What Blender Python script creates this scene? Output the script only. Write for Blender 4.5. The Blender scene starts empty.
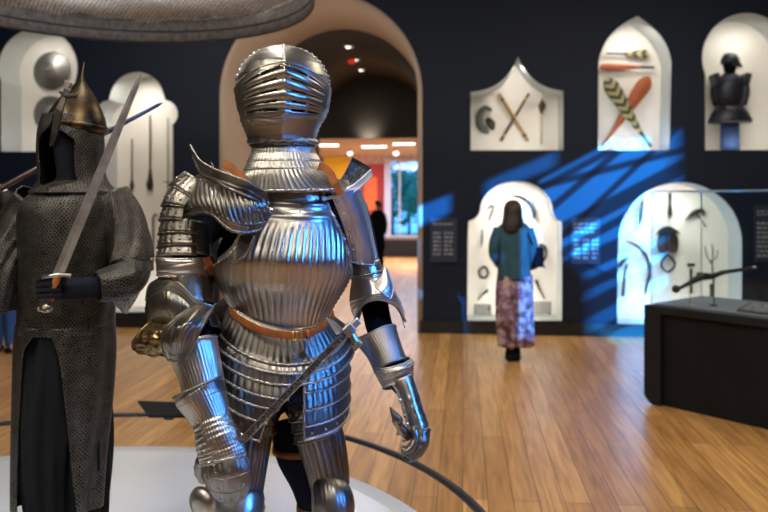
import bpy, bmesh, math, random
import numpy as np
from mathutils import Vector, Matrix
from mathutils.geometry import tessellate_polygon
random.seed(7)
PI = math.pi
SC = bpy.context.scene
COL = SC.collection
F, CX, HY, HC = 747.0, 384.0, 200.0, 1.6          # focal length in px, principal column, horizon row, eye height
YAW = math.radians(6.0)
SY, CY = math.sin(YAW), math.cos(YAW)

# ------------------------------------------------------------------ camera, world, lights, exposure
cam_d = bpy.data.cameras.new('camera')
cam = bpy.data.objects.new('camera', cam_d); COL.objects.link(cam)
cam.location = (0, 0, HC); cam.rotation_euler = (PI/2, 0, YAW)
cam_d.sensor_width = 36.0; cam_d.lens = 36.0*F/768.0
cam_d.shift_y = -(256.0-HY)/768.0
cam_d.clip_start = .05
cam_d.dof.use_dof = True; cam_d.dof.focus_distance = 2.03; cam_d.dof.aperture_fstop = 3.0
SC.camera = cam
SC.view_settings.view_transform = 'Standard'; SC.view_settings.look = 'None'
SC.view_settings.exposure = 0.0; SC.view_settings.gamma = 1.0
SC.view_settings.use_curve_mapping = False
w = bpy.data.worlds.new('sky'); SC.world = w; w.use_nodes = True
bg = w.node_tree.nodes['Background']; bg.inputs[0].default_value = (.16, .48, 1.0, 1); bg.inputs[1].default_value = 2.6

def CW(X, Z, h):                                   # camera-frame metres -> world
    return Vector((X*CY - Z*SY, X*SY + Z*CY, h))
def C(px, py, Z):                                  # a point at distance Z seen at px, py
    return CW((px-CX)/F*Z, Z, HC-(py-HY)/F*Z)
def PL(px, py, y):                                 # point seen at px, py on the world plane y
    u = (px-CX)/F; t = y/(u*SY+CY)
    return Vector((t*(u*CY-SY), y, HC-(py-HY)/F*t))
RIGHT = Vector((CY, SY, 0)); FWD = Vector((-SY, CY, 0)); UP = Vector((0, 0, 1))

def aim(o, target):
    o.rotation_euler = (Vector(target)-o.location).to_track_quat('-Z', 'Y').to_euler()
def area(name, loc, target, sx, sy, power, col=(1, 1, 1), spread=PI):
    l = bpy.data.lights.new(name, 'AREA'); l.shape = 'RECTANGLE'; l.size = sx; l.size_y = sy
    l.energy = power; l.color = col; l.spread = spread
    o = bpy.data.objects.new(name, l); COL.objects.link(o); o.location = loc; aim(o, target); return o
def spot(name, loc, target, power, deg, col=(1, 1, 1), blend=.5, r=.06):
    l = bpy.data.lights.new(name, 'SPOT'); l.energy = power; l.color = col; l.spot_size = math.radians(deg)
    l.spot_blend = blend; l.shadow_soft_size = r
    o = bpy.data.objects.new(name, l); COL.objects.link(o); o.location = loc; aim(o, target); return o
WARM = (1, .86, .68)
KN = C(285, 300, 2.1)
# gallery lighting: warm ceiling floods, track spots on the two suits, blue light from the right
area('ceiling_flood', (2.2, 5.6, 4.45), (2.2, 5.6, 0), 2.6, 2.0, 110, WARM)
area('ceiling_flood', (-3.2, 6.6, 4.45), (-3.2, 6.6, 0), 2.0, 1.6, 70, WARM)
area('ceiling_flood', (-1.0, -2.2, 4.45), (-.9, 0, 1.0), 2.0, 1.4, 60, (1, .93, .82))
area('track_light', (-.9, 2.9, 4.3), (-1.0, 2.5, .3), .5, .5, 40, (1, .96, .9))
area('track_light', (-2.4, .2, 4.3), KN, .4, .4, 64, (1, .92, .8))
area('track_light', (.7, .1, 4.3), KN, .6, .35, 70, (1, .93, .84))
area('track_light', (-1.4, 4.3, 4.3), KN, .3, .3, 22, (1, .92, .8))
area('track_light', (-3.6, .9, 4.2), C(60, 300, 2.5), .3, .3, 20, (1, .9, .74))
area('window_daylight', (4.5, .35, 2.95), C(320, 220, 2.1), .42, 1.4, 36, (.05, .28, 1.0), math.radians(64))
gobo = spot('window_sunbeam', (5.2, -1.5, 3.9), PL(532, 246, 9), 60000, 26, (.012, .34, 1.0), .15, .012)

# leafy / slatted shadow pattern in the blue beam
l = gobo.data; l.use_nodes = True; nt = l.node_tree
em = next(n for n in nt.nodes if n.type == 'EMISSION')
tc = nt.nodes.new('ShaderNodeTexCoord'); sp = nt.nodes.new('ShaderNodeSeparateXYZ')
nt.links.new(tc.outputs['Normal'], sp.inputs[0])
def lm(op, a, b=None, c=None):
    n = nt.nodes.new('ShaderNodeMath'); n.operation = op
    for i, v in enumerate((a, b, c)):
        if v is None: continue
        if isinstance(v, (int, float)): n.inputs[i].default_value = v
        else: nt.links.new(v, n.inputs[i])
    return n.outputs[0]
gx = lm('DIVIDE', sp.outputs[0], sp.outputs[2]); gy = lm('DIVIDE', sp.outputs[1], sp.outputs[2])
U_ = .00113                                        # slide of the lamp: window bars, leaves and the lit openings between them
sx_ = lm('ADD', lm('MULTIPLY', gx, -1/U_), 532.0); sy_ = lm('ADD', lm('MULTIPLY', gy, 1/U_), 246.0)
def half(x0, y0, m, soft=3.0, sign=1):              # 1 below the line through x0, y0 rising m to the right
    d = lm('ADD', sy_, lm('MULTIPLY', sx_, m)); d = lm('SUBTRACT', d, y0+m*x0)
    return lm('MINIMUM', lm('MAXIMUM', lm('ADD', lm('MULTIPLY', d, sign/soft), .5), 0.0), 1.0)
def vert(x0, soft=4.0, sign=1): return lm('MINIMUM', lm('MAXIMUM', lm('ADD', lm('MULTIPLY', lm('SUBTRACT', sx_, x0), sign/soft), .5), 0.0), 1.0)
def mul(*a):
    r = a[0]
    for q in a[1:]: r = lm('MULTIPLY', r, q)
    return r
def bar(x0, y0, m, w_, soft=3.0):                   # 0 on a thin dark bar
    d = lm('ADD', sy_, lm('MULTIPLY', sx_, m)); d = lm('ABSOLUTE', lm('SUBTRACT', d, y0+m*x0))
    return lm('MINIMUM', lm('MAXIMUM', lm('MULTIPLY', lm('SUBTRACT', d, w_), 1/soft), .16), 1.0)
big = mul(half(545, 186, .50, 6), half(600, 149, 0, 4), vert(538), vert(655, 22, -1), half(600, 344, 0, 8, -1), lm('MAXIMUM', half(560, 262, -.9, 10, -1), vert(578, 14)))
p1 = mul(half(420, 212, .36, 5), half(420, 228, .36, 6, -1), vert(466, 8, -1))
p2 = mul(half(430, 236, .30, 5), half(430, 262, .32, 6, -1), vert(441, 5, -1), lm('MULTIPLY', vert(430, 5), .75))
p5 = mul(vert(461, 4), vert(482, 6, -1), half(452, 252, 0, 5), half(452, 338, 0, 8, -1), .26)
p3 = mul(half(485, 190, .40, 6), half(485, 201, .36, 6, -1), vert(494, 10), vert(552, 12, -1), .5)
p4 = mul(half(440, 272, .2, 6), half(440, 282, .2, 6, -1), vert(446, 8, -1), .35)
bars = mul(bar(553, 210, .82, 2.5), bar(545, 193, .20, 1.5), bar(574, 227, .47, 6), bar(565, 250, .5, 2.5), bar(565, 268, .36, 7), bar(570, 287, .38, 3), bar(575, 306, .42, 6), bar(590, 326, .45, 4), bar(640, 165, .9, 2), bar(610, 160, .5, 2))
pat = lm('ADD', mul(big, bars), lm('ADD', lm('ADD', p1, p2), lm('ADD', lm('ADD', p3, p5), p4)))
nt.links.new(pat, em.inputs['Strength'])

# ------------------------------------------------------------------ helpers
OFF = {}
def P(o, **k):
    for a, b in k.items(): o[a] = b
    return o
def thing(name, label, cat, loc, group=None):
    o = bpy.data.objects.new(name, None); COL.objects.link(o); o.location = loc; o.empty_display_size = .1
    o['label'] = label; o['category'] = cat
    if group: o['group'] = group
    OFF[o.name] = Vector(loc); return o
def mk(name, verts, faces, mat, parent=None, uv=None, smooth=True, solid=0, off=0, bevel=0, mats=None, fm=None, label=None):
    base = OFF.get(parent.name, Vector()) if parent else Vector()
    vs = [Vector(v)-base for v in verts]
    me = bpy.data.meshes.new(name); me.from_pydata(vs, [], faces)
    if mats:
        for m in mats: me.materials.append(m)
        if fm: me.polygons.foreach_set('material_index', fm)
    else: me.materials.append(mat)
    if uv is not None:
        ul = me.uv_layers.new(name='UVMap'); idx = np.empty(len(me.loops), dtype=np.int32); me.loops.foreach_get('vertex_index', idx)
        ul.data.foreach_set('uv', np.array(uv, dtype=np.float32)[idx].ravel())
    if smooth: me.polygons.foreach_set('use_smooth', [True]*len(me.polygons))
    me.update()
    o = bpy.data.objects.new(name, me); COL.objects.link(o)
    if parent: o.parent = parent; OFF[o.name] = base
    if solid:
        md = o.modifiers.new('thick', 'SOLIDIFY'); md.thickness = solid; md.offset = off
    if bevel:
        md = o.modifiers.new('bevel', 'BEVEL'); md.width = bevel; md.segments = 2; md.limit_method = 'ANGLE'
    if label: o['label'] = label
    return o
class MB:
    def __init__(s): s.v = []; s.f = []; s.uv = []; s.m = []
    def add(s, v, f, uv=None, m=0):
        n = len(s.v); s.v += [Vector(x) for x in v]; s.f += [tuple(i+n for i in q) for q in f]
        s.uv += list(uv) if uv is not None else [(x[0], x[2]) for x in v]; s.m += [m]*len(f); return s
    def obj(s, name, mat, parent=None, **k):
        mats = mat if isinstance(mat, (list, tuple)) else None
        return mk(name, s.v, s.f, None if mats else mat, parent, uv=s.uv, mats=mats, fm=s.m if mats else None, **k)
def boxg(c, sx, sy, sz, R=None):
    R = R or Matrix.Identity(3); c = Vector(c)
    v = [c + R @ Vector((x*sx/2, y*sy/2, z*sz/2)) for x in (-1, 1) for y in (-1, 1) for z in (-1, 1)]
    return v, [(0, 1, 3, 2), (4, 6, 7, 5), (0, 4, 5, 1), (2, 3, 7, 6), (0, 2, 6, 4), (1, 5, 7, 3)]
def frame(t, ref=None):
    t = t.normalized(); ref = ref or (UP if abs(t.z) < .9 else FWD)
    a = t.cross(ref).normalized(); return t, a, t.cross(a).normalized()
def tubeg(pts, r, seg=8, rope=0, pitch=.006, cap=True, closed=False):
    pts = [Vector(p) for p in pts]
    if rope:                                        # resample finely so that the twist reads
        L = [0]
        for a, b in zip(pts, pts[1:]): L.append(L[-1]+(b-a).length)
        n = max(8, int(L[-1]/(pitch/5)))
        arr = np.array([tuple(p) for p in pts]); q = np.linspace(0, L[-1], n)
        pts = [Vector(x) for x in np.stack([np.interp(q, L, arr[:, i]) for i in range(3)], 1)]
    v, f, uv = [], [], []; n = len(pts); s = 0; prev = None
    for i, p in enumerate(pts):
        t = (pts[min(i+1, n-1)]-pts[max(i-1, 0)])
        if t.length < 1e-9: t = Vector((0, 0, 1))
        t.normalize()
        if prev is None: _, a, b = frame(t)
        else:
            a = (prev - t*prev.dot(t)).normalized(); b = t.cross(a)
        prev = a
        if i: s += (p-pts[i-1]).length
        rr = r[i] if isinstance(r, (list, tuple)) else r
        for k in range(seg):
            th = 2*PI*k/seg; q = rr*(1+rope*math.sin(th*1+2*PI*s/pitch))
            v.append(p + a*math.cos(th)*q + b*math.sin(th)*q); uv.append((k/seg*2*PI*rr, s))
    for i in range(n-1):
        for k in range(seg):
            k2 = (k+1) % seg; f.append((i*seg+k, i*seg+k2, (i+1)*seg+k2, (i+1)*seg+k))
    if cap: f.append(tuple(range(seg))[::-1]); f.append(tuple((n-1)*seg+k for k in range(seg)))
    return v, f, uv
def latheg(prof, c, axis=UP, seg=32, ref=None):     # prof: (radius, height along axis)
    t, a, b = frame(Vector(axis), ref); c = Vector(c); v, f, uv = [], [], []
    for r, h in prof:
        for k in range(seg):
            th = 2*PI*k/seg; v.append(c + t*h + a*math.cos(th)*max(r, 1e-5) + b*math.sin(th)*max(r, 1e-5)); uv.append((th*r, h))
    for i in range(len(prof)-1):
        for k in range(seg):
            k2 = (k+1) % seg; f.append((i*seg+k, i*seg+k2, (i+1)*seg+k2, (i+1)*seg+k))
    f.append(tuple(range(seg))[::-1]); f.append(tuple((len(prof)-1)*seg+k for k in range(seg)))
    return v, f, uv
def ballg(c, r, sc=(1, 1, 1), seg=12):
    prof = [(r*math.sin(PI*i/8), -r*math.cos(PI*i/8)) for i in range(9)]
    v, f, uv = latheg(prof, (0, 0, 0), UP, seg); c = Vector(c)
    return [c+Vector((p.x*sc[0], p.y*sc[1], p.z*sc[2])) for p in v], f, uv
def prismg(pts, d):                                 # pts: planar 3-D outline, d: thickness vector
    pts = [Vector(p) for p in pts]; d = Vector(d); n = len(pts)
    tri = tessellate_polygon([pts]); v = pts+[p+d for p in pts]
    f = [tuple(t) for t in tri]+[tuple(i+n for i in t[::-1]) for t in tri]
    f += [(i, (i+1) % n, (i+1) % n+n, i+n) for i in range(n)]
    return v, f
def cr(K, t):                                       # Catmull-Rom through rows of K
    K = np.asarray(K, float); n = len(K); t = min(max(t, 0), n-1); i = min(int(t), n-2); u = t-i
    p1, p2 = K[i], K[i+1]; p0 = K[i-1] if i > 0 else 2*p1-p2; p3 = K[i+2] if i+2 < n else 2*p2-p1
    return .5*((2*p1)+(p2-p0)*u+(2*p0-5*p1+4*p2-p3)*u*u+(3*p1-p0-3*p2+p3)*u**3)
def flute(n, amp):
    return lambda th, s: amp*(abs(math.sin(n*th/2))-.5)
def limb(name, keys, mat, parent, n=16, m=72, s0=0, s1=1, th0=-180, th1=180, grow=(0, 0), disp=None, fixed=False,
         thick=.0018, rope=(0, 0), tilt=0, dip=0, side_rope=0, rivets=0, cap=False, build=True, fr=(0, 1), label=None, ropemat=None):
    """A plate wrapped round a limb. keys: px, py, Z, half width px, half depth px. Angle -90 faces the camera."""
    K = np.array(keys, float); N = len(K)-1
    full = not callable(th0) and not callable(th1) and abs((th1-th0)-360) < 1e-6
    g = MB(); v, uv, rows = [], [], []; sl = 0; prev = None
    for i in range(n+1):
        s = s0+(s1-s0)*i/n; k = cr(K, s*N); c = C(*k[:3]); sc = k[2]/F
        if fixed: t = Vector((0, 0, -1))
        else:
            e = .02; a = cr(K, min(N, s*N+e)); b = cr(K, max(0, s*N-e)); t = (C(*a[:3])-C(*b[:3])).normalized()
        fw = (FWD-t*FWD.dot(t)).normalized(); sd = t.cross(fw).normalized()
        if prev is not None: sl += (c-prev).length
        prev = c
        gr = grow[0]+(grow[1]-grow[0])*i/n
        a0 = math.radians(th0(s) if callable(th0) else th0); a1 = math.radians(th1(s) if callable(th1) else th1)
        row = []
        mm = m if full else m+1
        for j in range(mm):
            th = a0+(a1-a0)*j/m
            ss = (s-fr[0])/(fr[1]-fr[0]) if fr != (0, 1) else s
            d = disp(th, s) if disp else 0
            p = c+sd*math.cos(th)*((k[3]+gr)*sc+d)+fw*math.sin(th)*((k[4]+gr)*sc+d)
            if tilt or dip: p = p+UP*(-tilt*math.cos(th)-(dip(s) if callable(dip) else dip)*max(0, -math.sin(th)))*sc
            row.append(len(v)); v.append(p); uv.append((th*(k[3]+k[4])/2*sc, sl))
        rows.append(row)
    f = []
    for i in range(n):
        a, b = rows[i], rows[i+1]; L = len(a)
        for j in range(L if full else L-1):
            j2 = (j+1) % L; f.append((a[j], a[j2], b[j2], b[j]))
    if cap: f.append(tuple(rows[0])); f.append(tuple(rows[-1])[::-1])
    g.add(v, f, uv)
    nb = len(g.f)
    def loop(row): 
        q = [v[i] for i in row]; return q+[q[0]] if full else q
    if rope[0]: g.add(*tubeg(loop(rows[0]), rope[0], 8, .28, rope[0]*3.4), m=1)
    if rope[1]: g.add(*tubeg(loop(rows[-1]), rope[1], 8, .28, rope[1]*3.4), m=1)
    if side_rope:
        g.add(*tubeg([v[r[0]] for r in rows], side_rope, 8, .28, side_rope*3.4), m=1)
        g.add(*tubeg([v[r[-1]] for r in rows], side_rope, 8, .28, side_rope*3.4), m=1)
    if rivets:
        r = rows[max(0, len(rows)-3)]; st = max(1, len(r)//rivets)
        for j in range(st//2, len(r), st): g.add(*ballg(v[r[j]], .0028, seg=8), m=1)
    if not build: return g
    return g.obj(name, [mat, ropemat or mat], parent, solid=thick if thick else 0, label=label)
def patch(name, rows, mat, parent, nu=60, nv=24, disp=None, thick=.0018, edges=(0, 0, 0, 0), rivets=None, label=None, flip=False):
    """Surface through a grid of control points (px, py, Z). u runs along a row, v across rows. edges: rope radius at v0, v1, u0, u1."""
    R = np.array(rows, float); g = MB(); pt = np.zeros((nv+1, nu+1, 3))
    for i in range(nv+1):
        colk = [cr(R[:, j], i/nv*(R.shape[0]-1)) for j in range(R.shape[1])]
        for j in range(nu+1):
            q = cr(colk, j/nu*(R.shape[1]-1)); pt[i, j] = C(*q)
    if disp:
        du = np.gradient(pt, axis=1); dv = np.gradient(pt, axis=0); nrm = np.cross(du, dv)
        nrm /= np.linalg.norm(nrm, axis=2, keepdims=True)+1e-12
        fl = -1 if flip else 1
        for i in range(nv+1):
            for j in range(nu+1): pt[i, j] += nrm[i, j]*fl*disp(j/nu, i/nv)
    v = [Vector(p) for p in pt.reshape(-1, 3)]; W = nu+1
    uv = [(j*.004, i*.004) for i in range(nv+1) for j in range(W)]
    g.add(v, [(i*W+j, i*W+j+1, (i+1)*W+j+1, (i+1)*W+j) for i in range(nv) for j in range(nu)], uv)
    E = [[v[j] for j in range(W)], [v[nv*W+j] for j in range(W)], [v[i*W] for i in range(nv+1)], [v[i*W+nu] for i in range(nv+1)]]
    for e, r in zip(E, edges):
        if r > 0: g.add(*tubeg(e, r, 8, .28, r*3.4))
        elif r < 0: g.add(*tubeg(e, -r, 8))
    for (u, vv) in rivets or []:
        i, j = int(round(vv*nv)), int(round(u*nu)); g.add(*ballg(v[i*W+j], .003, seg=8))
    return g.obj(name, mat, parent, solid=thick, label=label)
def rope(name, pts, r, mat, parent, tw=.28): return MB().add(*tubeg(pts, r, 8, tw, r*3.4)).obj(name, mat, parent)
def arc(cx, cy, r, a0, a1, n=16, ry=None):
    ry = ry or r
    return [(cx+r*math.cos(math.radians(a0+(a1-a0)*i/n)), cy-ry*math.sin(math.radians(a0+(a1-a0)*i/n))) for i in range(n+1)]
def skin(name, joints, edges, mat, parent, root=0, sub=2, label=None, extra=None):
    """joints: list of (Vector, radius[, radius2]); grown into one continuous surface."""
    me = bpy.data.meshes.new('tmp'); me.from_pydata([j[0] for j in joints], edges, [])
    o = bpy.data.objects.new('tmp', me); COL.objects.link(o)
    md = o.modifiers.new('s', 'SKIN'); md.use_smooth_shade = True; md.branch_smoothing = .4
    sv = me.skin_vertices[0].data
    for i, j in enumerate(joints): sv[i].radius = (j[1], j[2] if len(j) > 2 else j[1]); sv[i].use_root = (i == root)
    ms = o.modifiers.new('u', 'SUBSURF'); ms.levels = sub; ms.render_levels = sub
    dg = bpy.context.evaluated_depsgraph_get(); ev = bpy.data.meshes.new_from_object(o.evaluated_get(dg))
    bpy.data.objects.remove(o)
    vs = [v.co.copy() for v in ev.vertices]; fs = [tuple(p.vertices) for p in ev.polygons]; bpy.data.meshes.remove(ev)
    g = MB().add(vs, fs)
    if extra: 
        for e in extra: g.add(*e)
    return g.obj(name, mat, parent, label=label)

# ------------------------------------------------------------------ materials
def mat(name, col, rough=.6, metal=0, bump=None, noise=None, emit=None, alpha=None, spec=None, coat=0, rn=None):
    m = bpy.data.materials.new(name); m.use_nodes = True; nt = m.node_tree; b = nt.nodes['Principled BSDF']
    b.inputs['Base Color'].default_value = (*col, 1); b.inputs['Roughness'].default_value = rough; b.inputs['Metallic'].default_value = metal
    if spec is not None: b.inputs['Specular IOR Level'].default_value = spec
    if coat: b.inputs['Coat Weight'].default_value = coat
    tc = nt.nodes.new('ShaderNodeTexCoord')
    if noise:                                       # (scale, second colour, contrast)
        n = nt.nodes.new('ShaderNodeTexNoise'); n.inputs['Scale'].default_value = noise[0]; n.inputs['Detail'].default_value = 2 if metal > .9 else 6
        nt.links.new(tc.outputs['Object'], n.inputs['Vector'])
        r = nt.nodes.new('ShaderNodeValToRGB'); r.color_ramp.elements[0].position = .5-noise[2]; r.color_ramp.elements[1].position = .5+noise[2]
        r.color_ramp.elements[0].color = (*col, 1); r.color_ramp.elements[1].color = (*noise[1], 1)
        nt.links.new(n.outputs[0], r.inputs[0]); nt.links.new(r.outputs[0], b.inputs['Base Color'])
    if rn:                                          # roughness noise (scale, lo, hi)
        n = nt.nodes.new('ShaderNodeTexNoise'); n.inputs['Scale'].default_value = rn[0]; n.inputs['Detail'].default_value = 2
        nt.links.new(tc.outputs['Object'], n.inputs['Vector'])
        r = nt.nodes.new('ShaderNodeMapRange'); r.inputs['From Min'].default_value = .3; r.inputs['From Max'].default_value = .7
        r.inputs['To Min'].default_value = rn[1]; r.inputs['To Max'].default_value = rn[2]
        nt.links.new(n.outputs[0], r.inputs[0]); nt.links.new(r.outputs[0], b.inputs['Roughness'])
    if bump:                                        # (scale, strength, distance)
        n = nt.nodes.new('ShaderNodeTexNoise'); n.inputs['Scale'].default_value = bump[0]*(.5 if metal > .9 else 1); n.inputs['Detail'].default_value = 1 if metal > .9 else 5
        nt.links.new(tc.outputs['Object'], n.inputs['Vector'])
        k = nt.nodes.new('ShaderNodeBump'); k.inputs['Strength'].default_value = bump[1]; k.inputs['Distance'].default_value = bump[2]
        nt.links.new(n.outputs[0], k.inputs['Height']); nt.links.new(k.outputs[0], b.inputs['Normal'])
    if emit: b.inputs['Emission Color'].default_value = (*emit[:3], 1); b.inputs['Emission Strength'].default_value = emit[3]
    return m
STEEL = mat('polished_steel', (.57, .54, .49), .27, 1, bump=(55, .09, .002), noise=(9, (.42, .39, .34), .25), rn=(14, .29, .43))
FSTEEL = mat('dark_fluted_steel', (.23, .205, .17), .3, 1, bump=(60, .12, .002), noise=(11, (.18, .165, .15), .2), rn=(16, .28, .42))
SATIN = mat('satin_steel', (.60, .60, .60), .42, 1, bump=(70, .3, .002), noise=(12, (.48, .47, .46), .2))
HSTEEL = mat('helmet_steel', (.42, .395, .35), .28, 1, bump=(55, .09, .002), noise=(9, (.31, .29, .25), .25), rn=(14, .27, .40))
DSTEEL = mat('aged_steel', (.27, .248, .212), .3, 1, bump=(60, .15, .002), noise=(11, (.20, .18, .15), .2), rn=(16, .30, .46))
BLACKST = mat('blackened_steel', (.05, .05, .052), .4, 1, bump=(60, .3, .002))
GILT = mat('etched_gilt_steel', (.38, .25, .10), .35, 1, bump=(220, .8, .003), noise=(60, (.10, .07, .04), .15))
BRASS = mat('brass', (.6, .42, .16), .3, 1)
LEATHER = mat('tan_leather', (.36, .115, .03), .65, 0, spec=.2, bump=(180, .4, .001), noise=(30, (.22, .065, .018), .2))
CLOTH = mat('black_cloth', (.006, .007, .011), .9, 0, spec=.1, bump=(500, .3, .001))
NAVYCL = mat('navy_cloth', (.008, .010, .020), .9, 0, spec=.1, bump=(500, .3, .001))
WHITE = mat('white_laminate', (.74, .77, .78), .35, 0, noise=(3, (.70, .73, .74), .3))
NAVY = mat('navy_wall_paint', (.0056, .0122, .031), .65, 0, spec=.3, noise=(2, (.007, .0145, .036), .3), bump=(120, .1, .001))
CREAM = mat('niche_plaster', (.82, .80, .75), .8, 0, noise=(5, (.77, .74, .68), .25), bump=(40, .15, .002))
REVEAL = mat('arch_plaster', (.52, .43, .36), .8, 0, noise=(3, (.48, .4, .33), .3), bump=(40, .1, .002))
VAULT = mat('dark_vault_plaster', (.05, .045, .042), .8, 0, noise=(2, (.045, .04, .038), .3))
DARKWOOD = mat('black_lacquer', (.005, .005, .006), .6, 0, spec=.2, noise=(4, (.011, .011, .013), .3))
RAILM = mat('graphite_rail', (.035, .037, .04), .4, .6)
IRON = mat('dark_iron', (.04, .035, .03), .5, .8, noise=(40, (.08, .065, .05), .2))
WOODH = mat('dark_wood_haft', (.09, .05, .025), .5, 0, noise=(40, (.05, .028, .015), .2))
BONE = mat('pale_bone', (.5, .42, .28), .5, 0)
GREY = mat('grey_card', (.10, .11, .12), .7)
EMW = mat('lamp_diffuser', (1, 1, 1), .5, emit=(1, .93, .82, 9))
SKIN_ = mat('skin', (.42, .24, .16), .55, 0, noise=(30, (.38, .21, .14), .3))

def glassmat(name, col=(1, 1, 1), tint=.08):
    m = bpy.data.materials.new(name); m.use_nodes = True; nt = m.node_tree; nt.nodes.clear()
    o = nt.nodes.new('ShaderNodeOutputMaterial'); mx = nt.nodes.new('ShaderNodeMixShader'); t = nt.nodes.new('ShaderNodeBsdfTransparent')
    t.inputs[0].default_value = (*col, 1); g = nt.nodes.new('ShaderNodeBsdfGlossy'); g.inputs['Roughness'].default_value = .03
    fr = nt.nodes.new('ShaderNodeLayerWeight'); fr.inputs[0].default_value = .5; pw = nt.nodes.new('ShaderNodeMath'); pw.operation = 'POWER'; pw.inputs[1].default_value = 5
    ml = nt.nodes.new('ShaderNodeMath'); ml.operation = 'MULTIPLY_ADD'; ml.inputs[1].default_value = .5; ml.inputs[2].default_value = .03
    nt.links.new(fr.outputs['Facing'], pw.inputs[0]); nt.links.new(pw.outputs[0], ml.inputs[0]); nt.links.new(ml.outputs[0], mx.inputs[0]); nt.links.new(t.outputs[0], mx.inputs[1]); nt.links.new(g.outputs[0], mx.inputs[2])
    nt.links.new(mx.outputs[0], o.inputs[0]); return m
GLASS = glassmat('display_glass', (.93, .96, .96))

def mailmat(name, c1, c2, size=.0105, holes=False, rnd=.28, metal=.75):
    m = bpy.data.materials.new(name); m.use_nodes = True; nt = m.node_tree; b = nt.nodes['Principled BSDF']
    tc = nt.nodes.new('ShaderNodeTexCoord'); mp = nt.nodes.new('ShaderNodeMapping'); mp.inputs['Scale'].default_value = (1/size*1.25, 1/size, 1)
    nt.links.new(tc.outputs['UV'], mp.inputs[0])
    nzz = nt.nodes.new('ShaderNodeTexNoise'); nzz.inputs['Scale'].default_value = 25; nt.links.new(tc.outputs['Object'], nzz.inputs['Vector'])
    vo = nt.nodes.new('ShaderNodeTexVoronoi'); vo.voronoi_dimensions = '2D'; vo.inputs['Scale'].default_value = 1; vo.inputs['Randomness'].default_value = rnd
    nt.links.new(mp.outputs[0], vo.inputs['Vector'])
    r = nt.nodes.new('ShaderNodeValToRGB'); e = r.color_ramp.elements
    e[0].position = .0; e[0].color = (*[x*.25 for x in c1], 1); e[1].position = .6; e[1].color = (*[x*.15 for x in c1], 1)
    a = e.new(.28); a.color = (*c1, 1); a = e.new(.38); a.color = (*c2, 1)
    nt.links.new(vo.outputs['Distance'], r.inputs[0])
    mx = nt.nodes.new('ShaderNodeMixRGB'); mx.blend_type = 'MULTIPLY'; mx.inputs[0].default_value = .7
    rr = nt.nodes.new('ShaderNodeValToRGB'); rr.color_ramp.elements[0].position = .35; rr.color_ramp.elements[1].position = .65
    rr.color_ramp.elements[0].color = (.45, .42, .4, 1)
    nt.links.new(nzz.outputs[0], rr.inputs[0]); nt.links.new(r.outputs[0], mx.inputs[1]); nt.links.new(rr.outputs[0], mx.inputs[2])
    nt.links.new(mx.outputs[0], b.inputs['Base Color'])
    b.inputs['Metallic'].default_value = metal; b.inputs['Roughness'].default_value = .42
    k = nt.nodes.new('ShaderNodeBump'); k.inputs['Strength'].default_value = 1; k.inputs['Distance'].default_value = .004
    nt.links.new(r.outputs[0], k.inputs['Height']); nt.links.new(k.outputs[0], b.inputs['Normal'])
    if holes:
        st = nt.nodes.new('ShaderNodeMath'); st.operation = 'GREATER_THAN'; st.inputs[1].default_value = .2
        nt.links.new(vo.outputs['Distance'], st.inputs[0]); nt.links.new(st.outputs[0], b.inputs['Alpha'])
    return m
MAIL = mailmat('iron_mail', (.045, .041, .037), (.16, .148, .13), .0135)
MAILB = mailmat('bright_mail', (.5, .48, .45), (.9, .86, .8), .012)
MESHM = mailmat('canopy_mesh', (.56, .60, .66), (.88, .94, 1.0), .05, True, .03, .15)

def floormat():
    m = bpy.data.materials.new('oak_plank_floor'); m.use_nodes = True; nt = m.node_tree; b = nt.nodes['Principled BSDF']
    tc = nt.nodes.new('ShaderNodeTexCoord'); mp = nt.nodes.new('ShaderNodeMapping'); mp.inputs['Rotation'].default_value = (0, 0, PI/2)
    nt.links.new(tc.outputs['Object'], mp.inputs[0])
    br = nt.nodes.new('ShaderNodeTexBrick'); br.offset = .37; br.inputs['Scale'].default_value = 1; br.inputs['Brick Width'].default_value = 1.7
    br.inputs['Row Height'].default_value = .135; br.inputs['Mortar Size'].default_value = .0025; br.inputs['Bias'].default_value = 0
    br.inputs['Color1'].default_value = (.64, .36, .13, 1); br.inputs['Color2'].default_value = (.44, .225, .075, 1); br.inputs['Mortar'].default_value = (.10, .05, .02, 1)
    nt.links.new(mp.outputs[0], br.inputs['Vector'])
    m2 = nt.nodes.new('ShaderNodeMapping'); m2.inputs['Scale'].default_value = (16, .9, 1); nt.links.new(tc.outputs['Object'], m2.inputs[0])
    n = nt.nodes.new('ShaderNodeTexNoise'); n.inputs['Scale'].default_value = 2.2; n.inputs['Detail'].default_value = 7; n.inputs['Distortion'].default_value = .6
    nt.links.new(m2.outputs[0], n.inputs['Vector'])
    r = nt.nodes.new('ShaderNodeValToRGB'); r.color_ramp.elements[0].position = .3; r.color_ramp.elements[0].color = (.62, .58, .52, 1); r.color_ramp.elements[1].position = .7; r.color_ramp.elements[1].color = (1.2, 1.2, 1.2, 1)
    nt.links.new(n.outputs[0], r.inputs[0])
    mx = nt.nodes.new('ShaderNodeMixRGB'); mx.blend_type = 'MULTIPLY'; mx.inputs[0].default_value = 1
    nt.links.new(br.outputs[0], mx.inputs[1]); nt.links.new(r.outputs[0], mx.inputs[2]); nt.links.new(mx.outputs[0], b.inputs['Base Color'])
    b.inputs['Roughness'].default_value = .32
    k = nt.nodes.new('ShaderNodeBump'); k.inputs['Strength'].default_value = .25; k.inputs['Distance'].default_value = .002
    nt.links.new(br.outputs['Fac'], k.inputs['Height']); k.invert = True; nt.links.new(k.outputs[0], b.inputs['Normal'])
    return m
OAK = floormat()
def S(o): o['kind'] = 'structure'; return o
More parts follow.
